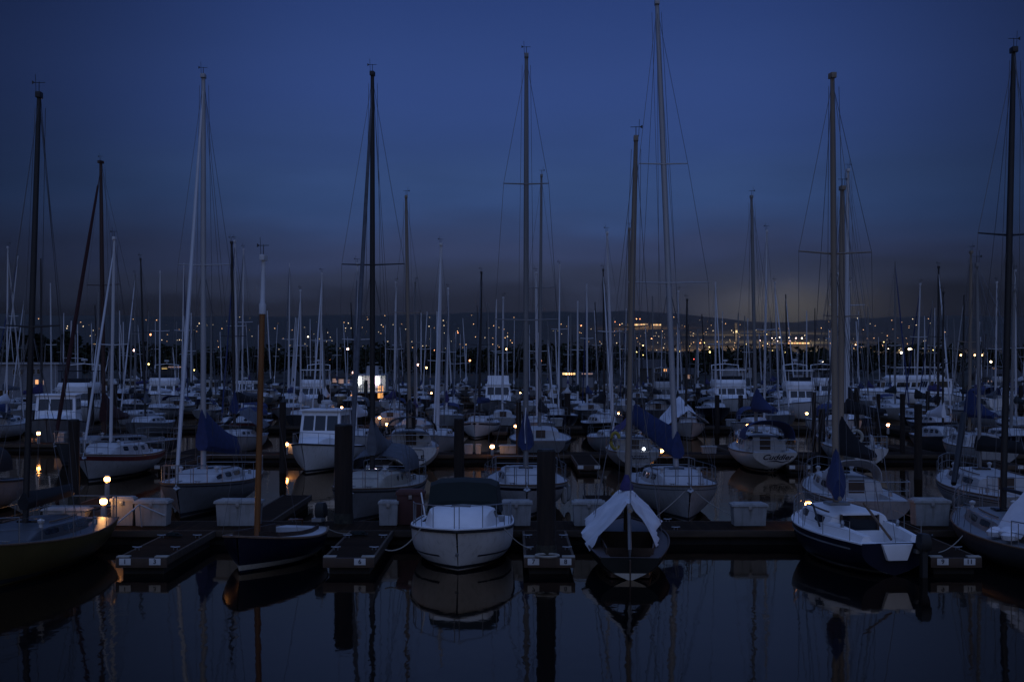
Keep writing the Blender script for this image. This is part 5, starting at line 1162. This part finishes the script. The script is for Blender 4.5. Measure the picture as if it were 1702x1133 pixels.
LIGHTS = [  # px, py, colour on the hill: notable ones
 (1022,535,'far_orange'),(1030,540,'far_orange'),(1021,551,'far_orange'),(1027,551,'far_orange'),(1058,530,'far_orange'),(1064,530,'far_orange'),(1083,563,'far_orange'),(1099,521,'far_orange'),(1120,527,'tiny_warm'),(1164,570,'far_orange'),(1034,538,'tiny_white'),(1025,570,'tiny_white'),(1062,573,'far_yellow'),(1069,574,'far_warm'),(1058,585,'far_yellow'),(1069,590,'far_yellow'),(1076,591,'far_yellow'),(1103,578,'tiny_white'),(1103,582,'tiny_white'),(1109,585,'tiny_warm'),(1130,584,'far_yellow'),(1129,589,'far_orange'),(1146,575,'far_yellow'),(1149,571,'tiny_warm'),(1153,569,'tiny_warm'),(1179,577,'far_yellow'),
 (1147,593,'far_yellow'),(1151,595,'far_yellow'),(1153,597,'far_red'),(1150,592,'tiny_warm'),(1162,596,'far_green'),(1164,602,'far_pink'),(1173,594,'tiny_warm'),(1224,545,'far_yellow'),
 (1241,572,'far_yellow'),(1263,566,'far_pink'),(1283,562,'far_pink'),(1290,562,'far_white'),(1296,561,'far_white'),(1292,567,'far_pink'),(1276,571,'far_warm'),(1312,561,'far_white'),(1323,562,'far_pink'),(1333,562,'far_white'),(1313,567,'far_pink'),(1305,586,'far_yellow'),(1365,545,'tiny_warm'),(1344,584,'far_warm'),(1349,584.5,'far_green'),(1354,584.5,'far_green'),(1336,571,'far_warm'),
 (1422,573,'far_warm'),(1423,576,'tiny_warm'),(1439,584,'far_red'),(1446,576,'tiny_white'),(1456,579,'far_yellow'),(1432,577,'tiny_warm'),(1433,590,'tiny_white'),(1428,593,'far_yellow'),(1463,575,'far_orange'),(1470,588,'far_orange'),(1476,580,'far_white'),(1494,582,'far_yellow'),(1533,577,'far_yellow'),(1537,577,'tiny_warm'),(1551,582,'far_yellow'),(1555,577,'tiny_white'),(1425,529,'tiny_white'),(1484,547,'tiny_warm'),(1511,542,'tiny_warm'),(1517,530,'tiny_white'),(1467,574,'tiny_warm'),(1647,580,'tiny_white'),
 (761,553,'far_orange'),(722,582,'far_orange'),(783,583,'tiny_warm'),(825,557,'far_orange'),(838,547,'tiny_warm'),(806,561,'tiny_white'),(819,572,'tiny_warm'),(815,591,'tiny_warm'),(784,524,'tiny_warm'),(634,583,'far_orange'),(512,560,'far_white'),(507,571,'tiny_white'),(352,591,'tiny_white'),(289,584,'tiny_warm'),(155,549,'tiny_white'),(164,575,'far_yellow'),(966,541,'far_orange'),(660,556,'tiny_white')]
def hill_lights():
    R2 = random.Random(21); L = list(LIGHTS)
    for _ in range(120):
        x = R2.uniform(60, 1560); y = R2.triangular(516, 600, 548)
        L.append((x, y, R2.choice(['tiny_warm', 'tiny_white', 'tiny_warm'])))
    for _ in range(60):
        x = R2.gauss(1130, 90) if R2.random() < .4 else R2.gauss(1400, 110); y = R2.triangular(545, 604, 585)
        L.append((x, y, R2.choice(['tiny_warm', 'tiny_white', 'tiny_warm', 'far_yellow'])))
    for _ in range(30):
        L.append((R2.uniform(540, 780), R2.uniform(525, 580), 'tiny_white'))
    nm = {'tiny_warm': 'small amber', 'tiny_white': 'small white', 'far_orange': 'orange', 'far_yellow': 'yellow', 'far_white': 'bright white', 'far_warm': 'bright warm', 'far_pink': 'bright rose white', 'far_red': 'red', 'far_green': 'green'}
    mesh = {}
    for px, py, c in L:
        Y = on_hill(px, py, 430)
        if not Y or px < 0 or px > 1702: continue
        k = .00027 if c.startswith('tiny') else .0004
        if c in ('far_pink', 'far_white'): k = .00052
        s = k * Y * (R2.uniform(.55, 1.25) if c.startswith('tiny') else R2.uniform(.8, 1.1))
        if c not in mesh:
            mb = MB(); mb.lathe([(.18, -3.0), (.16, -1.0), (.75, -.7), (1, 0), (.7, .75), (.02, 1)], n=8, mis=[0, 0, 1, 1, 1, 1])
            o = mb.build('hillside_lamp', ('alloy_dull', c)); mesh[c] = o.data
        else:
            o = bpy.data.objects.new('hillside_lamp', mesh[c]); COL.objects.link(o)
        o.scale = (s, s, s); o.location = (gx(px, Y), Y, gz(py, Y))
        zl = land_z(gx(px, Y), Y)
        g = f'{nm[c]} lights on the hill'
        tag(o, f'{nm[c]} light on the dark hillside beyond the harbour', 'light', g)

def town_glow():
    """unseen spots, added above the slope to warm it like town glow"""
    for px, py, P, c, hgt in ((1300, 568, 9e5, (1, .78, .5), 70), (1250, 575, 5e5, (1, .7, .4), 60), (1350, 580, 5e5, (1, .75, .45), 60), (1150, 580, 4.5e5, (1, .6, .3), 55), (1070, 545, 4.5e5, (1, .6, .3), 60), (1440, 582, 4e5, (1, .7, .4), 55), (1500, 584, 3e5, (1, .75, .5), 50), (1220, 556, 5e5, (1, .75, .45), 70), (1310, 552, 6e5, (1, .78, .5), 80)):
        Y = on_hill(px, py)
        if not Y: continue
        L = bpy.data.lights.new('town_glow_spot', 'SPOT'); L.energy = P * .75; L.color = c; L.spot_size = math.radians(150); L.spot_blend = 1; L.shadow_soft_size = 6  # added light to brighten the hillside; no lamp hangs here
        o = bpy.data.objects.new('town_glow_spot', L); COL.objects.link(o); o.location = (gx(px, Y), Y - 40, land_z(gx(px, Y), Y) + hgt); o.rotation_euler = (math.radians(28), 0, 0)
def faint_lights():
    """the hundreds of dimmer points over the town, past counting"""
    R3 = random.Random(77); out = {'tiny_warm': MB(), 'tiny_white': MB()}
    both = MB()
    for _ in range(330):
        q = R3.random()
        if q < .4: x, y = R3.gauss(1380, 110), R3.triangular(556, 604, 582)
        elif q < .65: x, y = R3.gauss(1120, 75), R3.triangular(520, 604, 585)
        else: x, y = R3.uniform(120, 1600), R3.triangular(518, 600, 552)
        Y = on_hill(x, y, 430)
        if not Y or not 0 < x < 1702: continue
        s = Y * .00017 * R3.uniform(.6, 1.3); c = Vector((gx(x, Y), Y, gz(y, Y)))
        both.add([c + Vector(v) * s for v in ((1, 0, 0), (-1, 0, 0), (0, 1, 0), (0, -1, 0), (0, 0, 1), (0, 0, -1))], [(0, 2, 4), (2, 1, 4), (1, 3, 4), (3, 0, 4), (2, 0, 5), (1, 2, 5), (3, 1, 5), (0, 3, 5)], R3.randint(0, 1))
    tag(both.build('town_lights', ('tiny_warm', 'tiny_white'), smooth=False), 'countless faint lights scattered over the hillside town', None, kind='stuff')

def crown(rr, n, blobs, leaf):
    mb = MB()
    for _ in range(n):
        c, rad = rr.choice(blobs)
        d = Vector((rr.gauss(0, 1), rr.gauss(0, 1), rr.gauss(0, 1))).normalized() * (rr.random() ** .4)
        p = Vector(c) + Vector((d.x * rad[0], d.y * rad[1], d.z * rad[2]))
        u = Vector((rr.gauss(0, 1), rr.gauss(0, 1), rr.gauss(0, .6))).normalized(); v = u.cross(Vector((rr.gauss(0, 1), rr.gauss(0, 1), rr.gauss(0, 1)))).normalized()
        s = leaf * rr.uniform(.6, 1.4)
        mb.add([p - u * s, p - v * s * .5, p + u * s, p + v * s * .5], [(0, 1, 2, 3)])
    return mb
TREES = [(70, 336, 545, 118, 'largest dark tree on the far shore, above the houseboat'), (135, 345, 566, 50, 'dark tree right of the largest tree on the shore'), (215, 380, 586, 60, 'dark tree below the rose lamp at left'), (390, 400, 583, 80, 'dark round tree behind the wheelhouse boat'), (455, 380, 584, 60, 'dark tree behind the varnished mast'), (545, 390, 592, 50, 'dark tree behind the orange shore lamp'), (860, 380, 594, 60, 'dark tree behind the grey trawler'), (995, 390, 597, 60, 'dark tree right of the twin lit sheds'), (1095, 375, 594, 42, 'dark tree over the waterside house'), (1140, 392, 596, 44, 'dark sloping tree behind the gabled house'), (1193, 376, 578, 34, 'tall dark tree left of the bell tower'), (1420, 400, 602, 60, 'dark tree behind the thick pale mast'), (1545, 400, 600, 60, 'dark tree right of the paired white lamps'), (1575, 380, 593, 44, 'dark tree behind the dark mast at right'), (1680, 440, 598, 40, 'dark tree at the far right edge')]
def trees():
    protos = []
    for k in range(3):
        rr = random.Random(40 + k); bl = []
        for _ in range(11):
            a = rr.uniform(0, 2 * PI); q = rr.uniform(.05, .36); z = rr.uniform(.38, .85); bl.append(((q * math.cos(a), q * math.sin(a), z), (rr.uniform(.1, .19),) * 2 + (rr.uniform(.08, .15),)))
        bl.append(((0, 0, .6), (.3, .3, .2)))
        o = crown(rr, 4200, bl, .034).build('crown', 'foliage', None, smooth=False); protos.append(o)
        mb = MB(); mb.tube([(0, 0, -.03), (.01, 0, .2), (0, .02, .45), (.02, 0, .7)], [.035, .028, .02, .008], 7)
        for _ in range(6):
            a = rr.uniform(0, 2 * PI); z = rr.uniform(.2, .5); mb.tube([(0, 0, z), (.12 * math.cos(a), .12 * math.sin(a), z + .13), (.27 * math.cos(a), .27 * math.sin(a), z + .25)], [.014, .01, .004], 5)
        t = mb.build('trunk', 'bark', None); protos.append(t)
    used = set()
    for i, (px, Y, yt, wpx, lab) in enumerate(TREES):
        X = gx(px, Y); zb = land_z(X, Y); h = gz(yt, Y) - zb; w = wpx * Y / F
        r = thing('shore_tree', lab, 'tree', (X, Y, zb), i * 1.3, 'single trees on the far shore'); k = i % 3
        for p in (protos[2 * k], protos[2 * k + 1]):
            if p in used: q = p.copy(); COL.objects.link(q)
            else: q = p; used.add(p)
            q.parent = r; q.scale = (w / .8, w / .8, h / .95)
    rr = random.Random(9); bl = []
    x = -190.0
    while x < 230:
        Y = rr.uniform(405, 450); hmax = (8.6 + 2.6 * noise.noise(Vector((x * .03, 0, 0))) + rr.uniform(-1, 1))
        bl.append(((x, Y, land_z(x, Y) + hmax * .5), (rr.uniform(3, 5), 3, hmax * .5))); x += rr.uniform(1.2, 2.6)
    tag(crown(rr, 26000, bl, .85).build('treeline', 'foliage', None, smooth=False), 'dark wooded belt along the far shore', None, kind='stuff')

# ------------------------------------------------------------------ put it together
build_water(); build_land(); build_world()
near_row(); rowB(); rowC(); docks(); piles(); lamps(); mid_boats(); shore(); hill_lights(); faint_lights(); town_glow(); trees()
if HAZE: build_haze()
cam = bpy.data.cameras.new('camera'); co = bpy.data.objects.new('camera', cam); COL.objects.link(co)
cam.sensor_width = 36; cam.lens = F / 1702 * 36; cam.shift_y = (HY - 566.5) / 1702; cam.clip_end = 20000; cam.clip_start = .1
co.location = (0, 0, CH); co.rotation_euler = (PI / 2, 0, 0)
sc.camera = co
sc.view_settings.view_transform = 'Standard'; sc.view_settings.look = 'None'; sc.view_settings.gamma = 1; sc.view_settings.exposure = 0; sc.view_settings.use_curve_mapping = False
sc.cycles.use_denoising = True; sc.cycles.max_bounces = 4; sc.cycles.diffuse_bounces = 2; sc.cycles.glossy_bounces = 3; sc.cycles.volume_bounces = 0
sc.cycles.sample_clamp_indirect = 4; sc.cycles.use_light_tree = True; sc.cycles.volume_max_steps = 64
